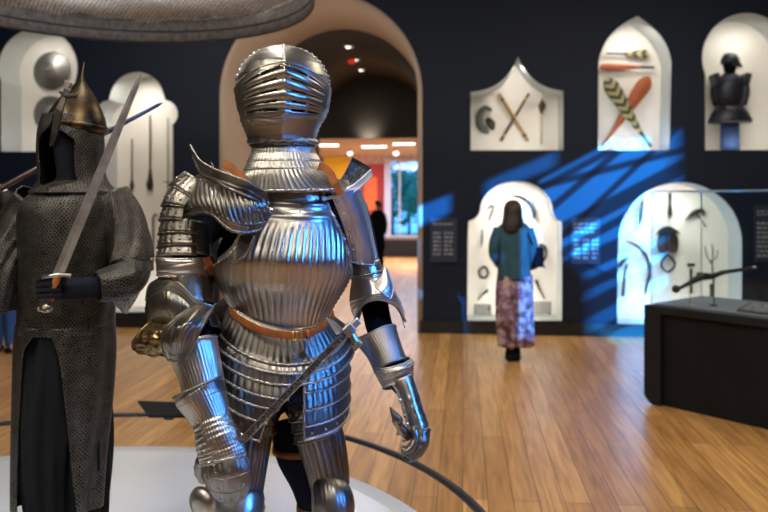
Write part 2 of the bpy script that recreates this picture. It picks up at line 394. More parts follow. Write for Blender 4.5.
# ------------------------------------------------------------------ the room
WY = 9.0; ND = .45
def quad(name, c, sx, sy, sz, m): return S(MB().add(*boxg(c, sx, sy, sz)).obj(name, m, smooth=False))
quad('floor', (-1, 9.5, -.05), 16, 29.4, .1, OAK)
quad('ceiling', (-.75, 2.2, 4.65), 13.7, 14.6, .1, VAULT)
quad('wall_left', (-7.55, 2.2, 2.3), .1, 14.6, 4.6, NAVY)
quad('wall_right', (6.05, 2.2, 2.3), .1, 14.6, 4.6, NAVY)
REARP = mat('warm_grey_paint', (.22, .20, .18), .8)
quad('wall_rear', (-.75, -5.05, 2.3), 13.7, .1, 4.6, REARP)

def bez(p0, p1, p2, n=8): return [((1-t)**2*p0[0]+2*t*(1-t)*p1[0]+t*t*p2[0], (1-t)**2*p0[1]+2*t*(1-t)*p1[1]+t*t*p2[1]) for t in [i/n for i in range(n+1)]]
N_ = {}
def horseshoe(x0, x1, yt, yb, r, cy):
    cx = (x0+x1)/2; h = (x1-x0)/2-2
    a = math.degrees(math.asin(min(1, h/r)))
    return [(cx-h, yb), ]+[(cx-h, cy+r*math.cos(math.radians(a))+0)]+arc(cx, cy, r, 270-a, -90+a, 30, cy-yt)[1:-1][::1]+[(cx+h, cy+r*math.cos(math.radians(a)))]+[(cx+h, yb)]
# outlines run clockwise in the picture starting at the lower left
N_['horseshoe_left'] = horseshoe(-1, 77, 28, 152, 39.5, 68)
N_['trefoil'] = [(101, 313), (101, 127)]+arc(110, 114, 14, 235, 95, 10)+arc(137, 99, 27, 165, 15, 16)+arc(164, 114, 14, 85, -55, 10)+[(173, 127), (173, 313)]
N_['arch_left'] = [(-62, 311), (-62, 222)]+arc(-21, 222, 41, 180, 0, 18, 44)+[(20, 311)]
N_['ogee'] = [(470.5, 150.5), (470.5, 92)]+bez((470.5, 92), (506, 90), (518, 56))+bez((518, 56), (530, 88), (563.5, 91))[1:]+[(563.5, 150.5)]
N_['lancet'] = [(598, 150.5), (598.5, 62)]+bez((598.5, 62), (604, 30), (637.5, 16))+bez((637.5, 16), (668, 34), (671.5, 62))[1:]+[(669.5, 150.5)]
N_['horseshoe_right'] = horseshoe(703, 790, 13, 150.5, 44.5, 58)
N_['shouldered'] = [(467, 321)]+bez((468, 221), (477, 220), (480, 211), 5)+arc(516.5, 211, 36.5, 180, 0, 20, 30)[1:-1]+bez((553, 211), (555, 220), (562, 221), 5)+[(562, 321)]
N_['arch_right'] = [(617, 325), (618, 243)]+arc(680, 243, 62, 180, 0, 26, 61)+[(742, 325)]
def cleanup(o):
    r = []
    for p in o:
        if not r or (abs(p[0]-r[-1][0])+abs(p[1]-r[-1][1])) > .15: r.append(p)
    return r
NW = {k: [PL(x, y, WY) for x, y in cleanup(v)] for k, v in N_.items()}
AX, AR, AS = -1.738, 1.228, 2.886                 # passage arch: centre, radius, springing
archpts = [Vector((AX-AR, 0, -.02))]+[Vector((AX-AR*math.cos(PI*i/48), 0, AS+AR*math.sin(PI*i/48))) for i in range(49)]+[Vector((AX+AR, 0, -.02))]

cu = bpy.data.curves.new('tmp', 'CURVE'); cu.dimensions = '2D'; cu.fill_mode = 'BOTH'; cu.extrude = ND/2-.01
def spl(pts):
    s = cu.splines.new('POLY'); s.points.add(len(pts)-1); s.use_cyclic_u = True
    for q, p in zip(s.points, pts): q.co = (p[0], p[1], 0, 1)
a = [(p.x, p.z) for p in archpts]
spl([(-7.5, 0), a[0][0:1]+(0,)]+[(x, z) for x, z in a[1:-1]]+[(a[-1][0], 0), (6.0, 0), (6.0, 4.6), (-7.5, 4.6)])
for k, v in NW.items(): spl([(p.x, p.z) for p in v])
co = bpy.data.objects.new('tmp', cu); COL.objects.link(co)
me = bpy.data.meshes.new_from_object(co.evaluated_get(bpy.context.evaluated_depsgraph_get())); bpy.data.objects.remove(co)
S(mk('wall_front', [Vector((v.co.x, WY+ND/2+v.co.z, v.co.y)) for v in me.vertices], [tuple(p.vertices) for p in me.polygons], NAVY, smooth=False))
NREV = mat('niche_reveal_shade', (.50, .53, .52), .7, 0, noise=(5, (.46, .49, .48), .25))  # shading of the niche sides put into a greyer colour than the back
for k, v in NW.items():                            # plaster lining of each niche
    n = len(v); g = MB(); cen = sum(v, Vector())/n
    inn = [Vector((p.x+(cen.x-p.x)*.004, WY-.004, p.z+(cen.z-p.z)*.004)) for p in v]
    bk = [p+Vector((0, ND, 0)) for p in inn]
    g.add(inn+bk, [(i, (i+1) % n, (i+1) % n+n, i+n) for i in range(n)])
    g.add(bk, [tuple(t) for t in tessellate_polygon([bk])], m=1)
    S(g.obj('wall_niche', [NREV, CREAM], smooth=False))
    xs = [p.x for p in v]; zs = [p.z for p in v]; cx = (min(xs)+max(xs))/2; wd = max(xs)-min(xs); zt = max(zs); zb = min(zs)
    low = {'horseshoe_left': .5, 'trefoil': .95, 'arch_left': .8, 'ogee': .75, 'lancet': .75, 'horseshoe_right': .62, 'shouldered': 1.75, 'arch_right': 1.45}[k]
    area('niche_light', (cx, WY+.06, zt-.12), (cx, WY+.40, (zt+zb)/2-.1), wd*.25, .04, 5.0*low, (1, .95, .86))
    area('niche_light', (cx, WY+.05, zb+.03), (cx, WY+.42, zb+.9), wd*.7, .03, 2.6*low, (1, .95, .86))
# passage: pale plaster arch, dark vault, lunette
def tunnel(name, y0, y1, m, th=.0):
    g = MB(); n = len(archpts); k = 1.0
    v = [Vector((p.x, y0, max(p.z, 0))) for p in archpts]+[Vector((p.x, y1, max(p.z, 0))) for p in archpts]
    g.add(v, [(i, i+1, i+1+n, i+n) for i in range(n-1)]); return S(g.obj(name, m, smooth=True, solid=.06, off=1 if False else 0))
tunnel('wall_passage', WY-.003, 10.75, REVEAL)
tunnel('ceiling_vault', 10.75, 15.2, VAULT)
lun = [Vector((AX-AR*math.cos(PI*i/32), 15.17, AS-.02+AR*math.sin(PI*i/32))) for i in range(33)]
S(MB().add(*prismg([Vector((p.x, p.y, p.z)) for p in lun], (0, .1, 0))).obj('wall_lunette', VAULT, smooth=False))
BASE = mat('black_skirting', (.008, .009, .012), .45)
for nm, x0, x1 in (('baseboard_left', -7.5, AX-AR-.0), ('baseboard_right', AX+AR, 6.0)):
    quad(nm, ((x0+x1)/2, WY-.012, .075), x1-x0, .02, .15, BASE)
# entrance hall beyond
HALLW = mat('hall_paint', (.55, .47, .40), .8)
FY = 22.0
quad('ceiling_hall', (-2, 18.65, 2.93), 12, 6.9, .1, HALLW)
quad('wall_hall_left', (-8.0, 18.65, 1.45), .1, 6.9, 2.9, HALLW)
quad('wall_hall_right', (4.0, 18.65, 1.45), .1, 6.9, 2.9, HALLW)
for x0, x1 in ((-8, AX-AR-.03), (AX+AR+.03, 4)): quad('wall_hall_front', ((x0+x1)/2, 15.25, 1.45), x1-x0, .08, 2.9, HALLW)
w0, w1 = PL(391, 200, FY), PL(440, 200, FY); wz0, wz1 = PL(391, 236, FY).z, PL(391, 161, FY).z
quad('wall_hall_back', ((-8+w0.x)/2, FY+.05, 1.45), w0.x+8, .1, 2.9, HALLW)
quad('wall_hall_back', ((4+w1.x)/2, FY+.05, 1.45), 4-w1.x, .1, 2.9, HALLW)
quad('wall_hall_back', ((w0.x+w1.x)/2, FY+.05, wz0/2), w1.x-w0.x, .1, wz0, HALLW)
quad('wall_hall_back', ((w0.x+w1.x)/2, FY+.05, (wz1+2.9)/2), w1.x-w0.x, .1, 2.9-wz1, HALLW)
WFR = mat('window_frame_paint', (.5, .55, .62), .5)
g = MB()
for c, sx, sz in (((w0.x-.08, wz0/2+wz1/2), .16, wz1-wz0+.1), ((w1.x, wz0/2+wz1/2), .08, wz1-wz0), ((w0.x/2+w1.x/2, wz1), w1.x-w0.x, .06), ((w0.x/2+w1.x/2, wz0), w1.x-w0.x, .06), ((w0.x+.26, wz0/2+wz1/2), .04, wz1-wz0)):
    g.add(*boxg((c[0], FY-.02, c[1]), sx, .1, sz))
wf = S(g.obj('window_1', WFR, smooth=False)); OFF[wf.name] = Vector()
MB().add(*boxg(((w0.x+w1.x)/2, FY+.05, (wz0+wz1)/2), w1.x-w0.x, .01, wz1-wz0)).obj('window_glass', glassmat('window_glass', (.75, .9, 1)), wf, smooth=False)
# garden outside the window
LEAF = mat('garden_leaf', (.10, .34, .12), .6, noise=(4, (.04, .2, .16), .2)); LEAF2 = mat('spring_blossom', (.35, .3, .45), .6, noise=(5, (.12, .3, .2), .2)); BARK = mat('bark', (.1, .07, .05), .9)
quad('ground_garden', (0, 30, -.06), 24, 14, .08, mat('lawn', (.06, .16, .04), .9))
def tree(px, y, h, r, m, label):
    b = PL(px, 215, y); b.z = 0; t = thing('garden_tree', label, 'tree', b, 'trees outside the window')
    mk('trunk', *tubeg([b, b+Vector((.03, 0, h*.4)), b+Vector((0, 0, h*.75))], [.07, .05, .03], 8)[:2], BARK, t)
    g = MB(); rnd = random.Random(px)
    for i in range(900):
        d = Vector((rnd.gauss(0, 1), rnd.gauss(0, 1), rnd.gauss(0, 1))).normalized()*r*rnd.uniform(.5, 1); d.z *= 1.25
        p = b+Vector((0, 0, h*.68))+d; R = Matrix.Rotation(rnd.uniform(0, 6), 3, 'X') @ Matrix.Rotation(rnd.uniform(0, 6), 3, 'Z'); s = rnd.uniform(.05, .12)
        g.add([p+R@Vector(q) for q in ((-s, 0, 0), (0, -s*.5, 0), (s, 0, 0), (0, s*.5, .02))], [(0, 1, 2, 3)])
    g.obj('crown', m, t, smooth=False)
tree(392, 25.5, 2.6, 1.0, LEAF, 'leafy green garden tree seen through the left of the hall window')
tree(409, 31.5, 3.0, .8, LEAF2, 'pale mauve flowering tree seen through the hall window')
tree(433, 26.5, 2.6, 1.1, LEAF, 'green garden tree at the edge of the hall window behind the gallery wall')
# hall furnishings
def panel(name, x0, x1, y0, y1, m, label, cat, Y=FY-.03, d=.04, group=None):
    a, b = PL(x0, y1, Y), PL(x1, y0, Y); o = MB().add(*boxg(((a.x+b.x)/2, Y, (a.z+b.z)/2), b.x-a.x, d, b.z-a.z)).obj(name, m, smooth=False, bevel=.005)
    P(o, label=label, category=cat)
    if group: o['group'] = group
    return o
panel('display_board', 296, 323, 148, 246, mat('violet_paint', (.13, .05, .30), .7), 'violet display board on the hall wall beside the yellow one', 'board')
panel('display_board', 323.3, 358, 148, 246, mat('yellow_paint', (.80, .50, .02), .7), 'bright yellow display board on the hall wall', 'board')
panel('display_board', 358.3, 384, 164, 246, mat('red_paint', (.40, .03, .04), .7), 'deep red display board between the yellow board and window', 'board')
panel('hall_column', 384.5, 391, 158, 238, mat('lilac_column', (.42, .45, .62), .6), 'pale lilac column left of the bright garden window', 'column', FY-.3, .12)
panel('hanging_poster', 364, 377, 177, 210, mat('orange_print', (.75, .14, .03), .6), 'orange printed poster fixed on the red board', 'poster', FY-.065, .02)
# painted scroll valance under the hall ceiling
a, b = PL(345, 151, FY-.6), PL(432, 163, FY-.6); vl = thing('scroll_valance', 'cream painted scroll valance hanging under the hall ceiling', 'valance', ((a.x+b.x)/2, a.y, b.z))
SCR = mat('scroll_paint', (.62, .45, .32), .7, noise=(6, (.4, .2, .12), .15))
MB().add(*boxg(((a.x+b.x)/2, a.y, a.z-.04), b.x-a.x, .03, .16)).obj('rail', SCR, vl, smooth=False)
for i in range(5):
    c0 = a.x+(i+.5)*(b.x-a.x)/5; MB().add(*tubeg([Vector((c0+(.19)*math.cos(t*PI/12), a.y-.03, a.z-.08-.24*math.sin(t*PI/12))) for t in range(13)], .035, 8)).obj('swag', mat('swag_paint', (.5, .28, .2), .7), vl)
# bench under the window
a, b = PL(384, 238, FY-.9), PL(450, 254, FY-.9)
t = thing('hall_bench', 'long dark bench under the garden window', 'bench', ((a.x+b.x)/2, a.y, 0))
MB().add(*boxg(((a.x+b.x)/2, a.y, .24), b.x-a.x, .5, .48)).obj('body', DARKWOOD, t, smooth=False, bevel=.01)
MB().add(*boxg(((a.x+b.x)/2, a.y, .51), b.x-a.x+.06, .56, .06)).obj('top', mat('bench_top', (.12, .08, .06), .5), t, smooth=False, bevel=.01)
# lights in the hall and vault
def fluor(px, Y, L, label):
    c = PL(px, 141, Y); c.z = 2.86; t = thing('ceiling_tube_light', label, 'light', c, 'tube lights under the hall ceiling')
    MB().add(*boxg(c, L, .14, .04)).obj('housing', WFR, t, smooth=False)
    MB().add(*boxg(c-Vector((0, 0, .025)), L-.04, .1, .02)).obj('diffuser', EMW, t, smooth=False)
fluor(327, 16.6, .55, 'tube light under the hall ceiling nearest the helmet')
fluor(374, 17.2, .6, 'tube light above the yellow display board')
fluor(404, 16.4, .5, 'tube light nearest the dark gallery wall')
for px, lab in ((350, 'small round spotlight above the yellow board'), (396, 'small round spotlight left of the third tube light')):
    c = PL(px, 149, 18.6); c.z = 2.78; t = thing('hall_spotlight', lab, 'light', c, 'spotlights under the hall ceiling')
    MB().add(*latheg([(.02, .1), (.05, .06), (.06, -.03), (.05, -.04)], c)).obj('housing', WFR, t)
    MB().add(*latheg([(.045, -.045), (.045, -.05)], c)).obj('lens', mat('lens', (1, 1, 1), .4, emit=(1, .9, .7, 4)), t)
area('hall_light', (-1.6, 18.6, 2.8), (-1.6, 18.9, 0), 3.5, 2.5, 560, (1, .86, .86))
for px, py, lab in ((346, 43, 'recessed round downlight highest in the dark vault'), (353, 57, 'middle recessed downlight in the vault beside a red lamp'), (359, 68, 'recessed downlight deepest in the dark vault')):
    Zd = {43: 12.1, 57: 13.2, 68: 14.2}[py]; c = C(px, py, Zd); dx = c.x-AX; z = AS+math.sqrt(AR*AR-dx*dx)-.035; c = Vector((c.x, c.y, z)); t = thing('recessed_downlight', lab, 'light', c, 'downlights in the vault')
    MB().add(*latheg([(.13, .03), (.13, 0), (.09, 0), (.09, .03)], c, seg=24)).obj('trim_ring', WFR, t)
    MB().add(*latheg([(.085, .012), (.085, .004)], c, seg=24)).obj('lens', mat('down_lens', (1, 1, 1), .4, emit=(1, .9, .8, 3)), t)
c = C(352, 55, 13.0); dx = c.x-AX; c.z = AS+math.sqrt(AR*AR-dx*dx)-.09
P(MB().add(*ballg(c, .055, (1.3, 1, .8))).obj('smoke_detector_lamp', mat('red_lens', (.5, .02, .01), .4, emit=(1, .05, .02, .5))), label='small red lamp on the dark vault beside the downlight', category='lamp')
spot('lunette_wash', (AX-.17, 14.95, 2.84), (AX-.17, 15.2, 3.0), 16, 118, WARM, .8)
area('vault_light', (AX, 12.6, 3.9), (AX, 12.6, 0), .6, 1.5, 16, WARM)
area('arch_wash', (AX+.9, 9.7, .4), (AX-.4, 9.9, 3.2), .3, .3, 26, (1, .8, .62))
# ------------------------------------------------------------------ plinth, rail, reading panel
PC = CW(-1.3, 2.46, 0); PR = 1.65; PH = .25
t = thing('display_plinth', 'low round white platform carrying the two armoured figures', 'platform', PC)
MB().add(*latheg([(PR-.06, 0), (PR-.06, .03), (PR-.005, .04), (PR, .05), (PR, PH-.012), (PR-.012, PH)], PC, seg=128)).obj('base', WHITE, t, bevel=0)
MB().add(*latheg([(PR-.10, PH-.002), (PR-.10, PH+.0), (PR-.105, PH+.002)], PC, seg=128)).obj('top_inset', mat('white_inset', (.76, .79, .8), .28), t)
t = thing('barrier_rail', 'thin dark grey curved rail running round the white platform', 'rail', PC)
a0, a1 = YAW+math.radians(-75), YAW+math.radians(195)
rr = [PC+Vector((1.72*math.cos(a0+(a1-a0)*i/90), 1.72*math.sin(a0+(a1-a0)*i/90), .40)) for i in range(91)]
g = MB()
for i in range(90):
    d0 = (rr[i]-PC); d0.z = 0; d0.normalize(); d1 = (rr[i+1]-PC); d1.z = 0; d1.normalize()
    q = []
    for p, d in ((rr[i], d0), (rr[i+1], d1)): q += [p-d*.016-UP*.008, p+d*.016-UP*.008, p+d*.016+UP*.008, p-d*.016+UP*.008]
    g.add(q, [(k, (k+1) % 4, (k+1) % 4+4, k+4) for k in range(4)])
g.obj('rail', RAILM, t)
for deg in (-2, 60, 118, 175, -60):
    an = YAW+math.radians(deg); p = PC+Vector((1.72*math.cos(an), 1.72*math.sin(an), 0))
    MB().add(*boxg(p+UP*.2, .02, .028, .39, Matrix.Rotation(an, 3, 'Z'))).add(*latheg([(.04, 0), (.04, .008), (.015, .012)], p)).obj('post', RAILM, t, smooth=False)
# reading panel on the rail
def atrail(px, py, dz=0): return C(px, py, 4.0+dz)
t = thing('reading_panel', 'black wedge-shaped label panel fixed on the far side of the rail', 'panel', C(160, 413, 4.2))
MB().add(*prismg([C(138, 401, 4.22), C(192, 403, 4.22), C(192, 415, 4.12), C(148, 415, 4.12)], FWD*.02-UP*.02)).obj('panel', DARKWOOD, t, smooth=False, bevel=.003)
MB().add(*boxg(C(170, 416, 4.16), .05, .05, .03)).obj('bracket', RAILM, t, smooth=False)

# ------------------------------------------------------------------ suit of fluted armour
KB = CW((283-CX)/F*2.15, 2.15, PH)
K = thing('suit_of_armour', 'full suit of fluted polished steel plate armour with closed helmet, standing on the white platform', 'armour', KB)
def J(px, py, Z, r, r2=None): return (C(px, py, Z), r*Z/F) + ((r2*Z/F,) if r2 else ())
foot_l, foot_r = (238, 668, 2.08), (330, 655, 2.16)
jo = [J(285, 345, 2.2, 44), J(284, 300, 2.2, 40), J(286, 250, 2.2, 46), J(288, 210, 2.2, 42), J(286, 175, 2.18, 20), J(284, 140, 2.16, 22), J(284, 100, 2.14, 28), J(284, 72, 2.14, 22),
      J(222, 205, 2.17, 26), J(192, 235, 2.12, 20), J(186, 300, 2.04, 17), J(205, 330, 2.0, 14), J(202, 370, 1.94, 13), J(213, 410, 1.9, 9),
      J(352, 205, 2.24, 20), J(363, 250, 2.24, 16), J(374, 300, 2.24, 15), J(378, 325, 2.2, 15), J(392, 360, 2.14, 13), J(402, 395, 2.12, 8),
      J(258, 400, 2.16, 25), J(246, 460, 2.1, 22), J(236, 512, 2.09, 17), J(232, 580, 2.12, 14), J(236, 655, 2.14, 10), J(232, 672, 2.02, 9),
      J(308, 400, 2.22, 23), J(314, 450, 2.2, 19), J(328, 500, 2.19, 15), J(330, 575, 2.22, 13), J(330, 640, 2.22, 9), J(336, 655, 2.1, 8)]
ed = [(0, 1), (1, 2), (2, 3), (3, 4), (4, 5), (5, 6), (6, 7), (3, 8), (8, 9), (9, 10), (10, 11), (11, 12), (12, 13), (3, 14), (14, 15), (15, 16), (16, 17), (17, 18), (18, 19),
      (0, 20), (20, 21), (21, 22), (22, 23), (23, 24), (24, 25), (0, 26), (26, 27), (27, 28), (28, 29), (29, 30), (30, 31)]
skin('mannequin', jo, ed, NAVYCL, K, label='dark navy cloth mannequin inside the armour')

# --- helmet
HP = [(46.5, 1), (47.5, 9), (50, 18), (54, 26), (60, 33), (68, 39.5), (78, 43.5), (90, 45), (100, 44.5), (110, 42.5), (120, 38.5), (130, 34), (138, 31), (143, 30.5)]
def hw(py): return np.interp(py, [a for a, b in HP], [b for a, b in HP])
HZ = 2.13; FACE = -80                                  # the keel points a little to the picture's right
def hpt(th, py, off=0):
    w = float(hw(py)); sc = HZ/F; a = abs(th-FACE)
    tr = math.radians(th); cx = 283 - (1.5 if py > 120 else 0)
    rx = w; ry = w*1.14 if th < 0 else w*1.1
    keel = 1+.14*math.exp(-a/24)*min(1, max(0, (py-48)/14))+(.05*math.exp(-a/35) if py > 100 else 0)*min(1, (py-100)/20)
    c = C(cx, py, HZ)
    return c+RIGHT*math.cos(tr)*(rx*sc*keel+off)+FWD*math.sin(tr)*(ry*sc*keel+off)
def helm(py0, py1, th0, th1, npy, nth, off, skip=None):
    v, f, uv = [], [], []
    for i in range(npy+1):
        py = py0+(py1-py0)*i/npy
        for j in range(nth+1):
            th = th0+(th1-th0)*j/nth; o = off(th, py) if callable(off) else off
            v.append(hpt(th, py, o)); uv.append((j*.003, i*.003))
    W = nth+1
    for i in range(npy):
        for j in range(nth):
            if skip and skip(th0+(th1-th0)*(j+.5)/nth, py0+(py1-py0)*(i+.5)/npy): continue
            f.append((i*W+j, i*W+j+1, (i+1)*W+j+1, (i+1)*W+j))
    return v, f, uv
g = MB(); g.add(*helm(46.5, 143, -260, 100, 90, 144, 0, lambda th, py: abs(th-FACE) < 55 and 80 < py < 130))
hel = g.obj('helmet', HSTEEL, K, solid=.0018, off=-1)
SL = [76.5, 86.5, 97.5, 108, 116]
def yk(th, py):
    a = abs(th-FACE)/60; return 99+(py-99-8*a)/(1-.42*min(a, 1.3))
def vis(th, py):
    a = abs(th-FACE)/60; y = yk(th, py)
    base = .007
    if 74 < y < 124:
        br = SL+[124]; 
        for s0, s1 in zip(br, br[1:]):
            if s0 <= y < s1:
                u = (y-s0)/(s1-s0); base += (.0080 if s1 < 124 else .004)*max(0, 1-(a/.92)**2.5)*math.sin(PI*min(1, u*1.0))**.8
        if y < SL[0]: base += .004*max(0, 1-a)
    return base
def vskip(th, py):
    a = abs(th-FACE)/60; y = yk(th, py)
    if py < 71+15*a**1.3 or a > 1.28: return True
    if .07 < a < .86 and not .42 < a < .47:
        k = 0
        for s in SL[:5]:
            if abs(y-s) < (1.7 if k == 0 else 1.25)*(1.0 if a < .8 else .6) and not (k and .07 < a < .12): return True
            k += 1
    return False
vz = MB().add(*helm(68, 142, FACE-78, FACE+78, 148, 156, vis, vskip)).obj('visor', HSTEEL, K, solid=.002, off=-1)
e1 = [hpt(FACE+a, 71+15*abs(a/60)**1.3+.5, .009) for a in range(-74, 75, 2)]
MB().add(*tubeg(e1, .0022, 6)).obj('brow_edge', STEEL, vz)
for k in (-50, -58):
    MB().add(*ballg(hpt(FACE+k, 118+(k+58)*.8, .006), .004)).obj('rivet', STEEL, vz)
for sgn in (-1, 1): MB().add(*latheg([(.013, 0), (.012, .005), (.004, .008)], hpt(FACE+sgn*86, 92, .001), RIGHT*sgn, 16)).obj('pivot', STEEL, vz)
# roped comb over the crown, front to back, and roped rims of the cheek plates over the silhouette
cpts = [hpt(FACE, p, .002) for p in (72, 66, 60, 55, 51, 48.5)]+[hpt(FACE, 47, .001), C(284, 46, HZ)]+[hpt(FACE+180, p, .002) for p in (47, 49, 52, 58, 66, 78, 92)]
rope('comb', cpts, .0042, STEEL, hel)
for sgn, A in ((-1, -172), (1, 4)):
    q = []
    for i in range(31):
        py = 49+i*(139-49)/30; th = A if sgn > 0 else A
        q.append(hpt(th+(8*sgn if py > 80 else 0), py, .003))
    rope('roped_rim', q, .0046, STEEL, hel, .6)
q = [hpt(FACE+58+i*0, 84+i*3.4, .006) for i in range(17)]
rope('cheek_rope', [hpt(FACE+76-(i*.9), 88+i*3.2, .006) for i in range(17)], .003, STEEL, hel, .5)
rope('cheek_rope', [hpt(FACE-80+(i*.9), 96+i*2.8, .004) for i in range(16)], .0014, STEEL, hel)
ring = lambda cx, py, Z, a, b, n=48: [C(cx, py, Z)+RIGHT*math.cos(2*PI*i/n)*a*Z/F+FWD*math.sin(2*PI*i/n)*b*Z/F for i in range(n+1)]
rope('neck_roll', ring(283, 142.5, HZ, 32.5, 38), .0078, STEEL, hel)
rope('neck_roll', ring(283, 146.5, HZ, 31, 36), .004, DSTEEL, hel)

# --- gorget
fl = flute
for i, (p0, p1, a, b, ca, cb) in enumerate([(146, 154, 30, 32, 283.5, 284), (152, 162, 31, 36.5, 284, 284.5), (160, 170, 35, 41, 284.5, 286)]):
    limb('gorget_lame', [(ca, p0, 2.13, a, a*1.05), (cb, p1, 2.13, b, b*1.05)], STEEL, K, n=5, m=240, fixed=True, disp=flute(60, .0020), rope=(0, .0011))
limb('gorget_plate', [(286, 168, 2.13, 39, 41), (288, 176, 2.13, 45, 46), (291, 184, 2.12, 52, 51), (294, 191, 2.11, 61, 57)], STEEL, K, n=12, m=320, fixed=True,
     disp=lambda th, s: .0042*(abs(math.sin(64*th/2))-.5)*min(1, s*4), rope=(0, .0042), tilt=-1)
# leather shoulder straps
def strap(name, pts, wd, parent, m=LEATHER, th=.003, side=None, label=None):
    """Flat band along camera-frame points; wd in px."""
    P3 = [C(*p) for p in pts]; g = MB(); v = []
    for i, p in enumerate(P3):
        t = (P3[min(i+1, len(P3)-1)]-P3[max(i-1, 0)]).normalized(); s = (side or t.cross(-FWD)).normalized(); n = t.cross(s).normalized(); h = wd*pts[i][2]/F/2
        v += [p-s*h-n*th/2, p+s*h-n*th/2, p+s*h+n*th/2, p-s*h+n*th/2]
    for i in range(len(P3)-1):
        g_ = [(i*4+k, i*4+(k+1) % 4, i*4+4+(k+1) % 4, i*4+4+k) for k in range(4)]; g.f += g_
    g.v = v; g.uv = [(a.x, a.z) for a in v]; g.f += [(0, 1, 2, 3), tuple(len(v)-4+k for k in (3, 2, 1, 0))]; g.m = [0]*len(g.f)
    return g.obj(name, m, parent, bevel=.0008, label=label)
strap('shoulder_strap', [(224, 164, 2.02), (231, 168, 1.99), (239, 175, 1.97), (246, 183, 1.96), (253, 193, 1.97)], 8, K, label='tan leather shoulder strap')
strap('shoulder_strap', [(319, 166, 2.05), (326, 168, 2.02), (331, 174, 2.0), (335, 184, 1.99), (341, 194, 2.0)], 7.5, K, label='tan leather shoulder strap')
limb('shoulder_lame', [(334, 180, 2.12, 15, 16), (340, 194, 2.12, 19, 20)], DSTEEL, K, n=6, m=40, th0=-190, th1=20, fixed=True)
limb('shoulder_lame', [(233, 172, 2.1, 12, 14), (229, 190, 2.1, 18, 20)], DSTEEL, K, n=6, m=40, th0=-200, th1=10, fixed=True)

# --- breastplate (globose, fluted), armhole cut by the angular limits
BK = [(294, 184, 2.14, 44, 52.5), (295, 196, 2.14, 46, 54.5), (294, 207, 2.14, 51, 57.5), (290, 220, 2.14, 60, 63), (286, 236, 2.13, 67, 65), (283, 252, 2.12, 70.5, 66), (282, 266, 2.12, 70.5, 63), (281, 280, 2.12, 65.5, 58), (281, 294, 2.13, 57.5, 50), (281, 305, 2.13, 51, 44), (281, 311, 2.13, 49, 42)]
def lt(s):   # left cut
    return float(np.interp(s, [0, .1, .25, .3, .42, .5, .58, .64, .7, 1], [-140, -138, -126, -120, -119, -129, -145, -164, -180, -182]))
def rt(s): return float(np.interp(s, [0, .1, .25, .4, .55, .66, 1], [-46, -44, -38, -26, -16, 0, 4]))
def bd(th, s):
    amp = min(1, max(0, (s-.27)*9))*.0038*(1-.35*s)
    if s < .27:                                       # two raised bands below the neck
        return .004*math.exp(-((s-.14)/.018)**2)+.004*math.exp(-((s-.235)/.018)**2)
    c = th+math.radians(90); n = 58
    return amp*(abs(math.sin(n*(c*(1+.0*s)+.10*(1-s)*math.sin(c))/2))-.5)
br = limb('breastplate', BK, STEEL, K, n=96, m=420, th0=lt, th1=rt, fixed=True, disp=bd, tilt=3, dip=lambda s: 3+9*max(0, (s-.7)/.3), side_rope=.0042, rope=(0, .0045), thick=.002, ropemat=STEEL)
limb('backplate', [(a, b, c+.005, d-1.5, e-3) for a, b, c, d, e in BK], DSTEEL, K, n=30, m=90, th0=10, th1=170, fixed=True)
# gussets at the armholes
patch('gusset', [[(219, 260, 2.03), (234, 246, 1.97), (243, 226, 1.96)], [(224, 266, 1.99), (244, 256, 1.935), (254, 236, 1.93)]], STEEL, K, 14, 6, edges=(.0042, -.0025, 0, 0))
patch('gusset', [[(324, 203, 2.07), (338, 224, 2.10), (347, 256, 2.16)], [(331, 200, 2.1), (347, 224, 2.13), (355, 258, 2.19)]], BLACKST, K, 18, 4, edges=(0, -.0025, 0, 0))
strap('strap_end', [(322, 199, 2.0), (337, 196, 2.01)], 4, K, BONE, label='pale strap end')
MB().add(*ballg(C(302, 205, 1.965), .0035)).obj('rivet', BLACKST, br)

# --- picture-left pauldron
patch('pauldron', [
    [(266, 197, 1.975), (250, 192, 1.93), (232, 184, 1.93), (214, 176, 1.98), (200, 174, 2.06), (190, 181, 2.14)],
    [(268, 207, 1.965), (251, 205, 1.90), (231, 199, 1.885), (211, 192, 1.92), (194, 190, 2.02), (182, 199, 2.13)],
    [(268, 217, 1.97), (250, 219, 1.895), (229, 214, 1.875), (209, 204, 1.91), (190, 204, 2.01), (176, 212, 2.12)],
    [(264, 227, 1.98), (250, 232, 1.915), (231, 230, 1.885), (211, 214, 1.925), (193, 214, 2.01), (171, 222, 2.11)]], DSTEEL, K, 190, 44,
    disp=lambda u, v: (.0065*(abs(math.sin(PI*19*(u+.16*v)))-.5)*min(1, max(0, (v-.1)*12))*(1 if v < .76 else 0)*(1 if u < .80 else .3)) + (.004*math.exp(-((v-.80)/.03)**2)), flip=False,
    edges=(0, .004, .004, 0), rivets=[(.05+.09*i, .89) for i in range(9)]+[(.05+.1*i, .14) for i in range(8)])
patch('haute_piece', [
    [(190, 145, 2.12), (199, 160, 2.05), (213, 169, 1.95), (232, 176, 1.90), (250, 183, 1.90), (267, 194, 1.955)],
    [(191, 149, 2.12), (200, 166, 2.06), (213, 176, 1.97), (232, 184, 1.92), (250, 191, 1.92), (266, 200, 1.965)],
    [(193, 156, 2.12), (201, 174, 2.04), (214, 180, 1.95), (232, 189, 1.90), (250, 197, 1.90), (265, 203, 1.96)]], DSTEEL, K, 90, 14,
    disp=lambda u, v: .002*abs(math.sin(40*PI*u))*(v > .3), edges=(.003, -.0035, 0, 0))
MB().add(*tubeg([C(209, 173, 1.95), C(213, 166, 1.95), C(211, 162, 1.96)], [.003, .003, .001], 8)).obj('pin', DSTEEL, K)
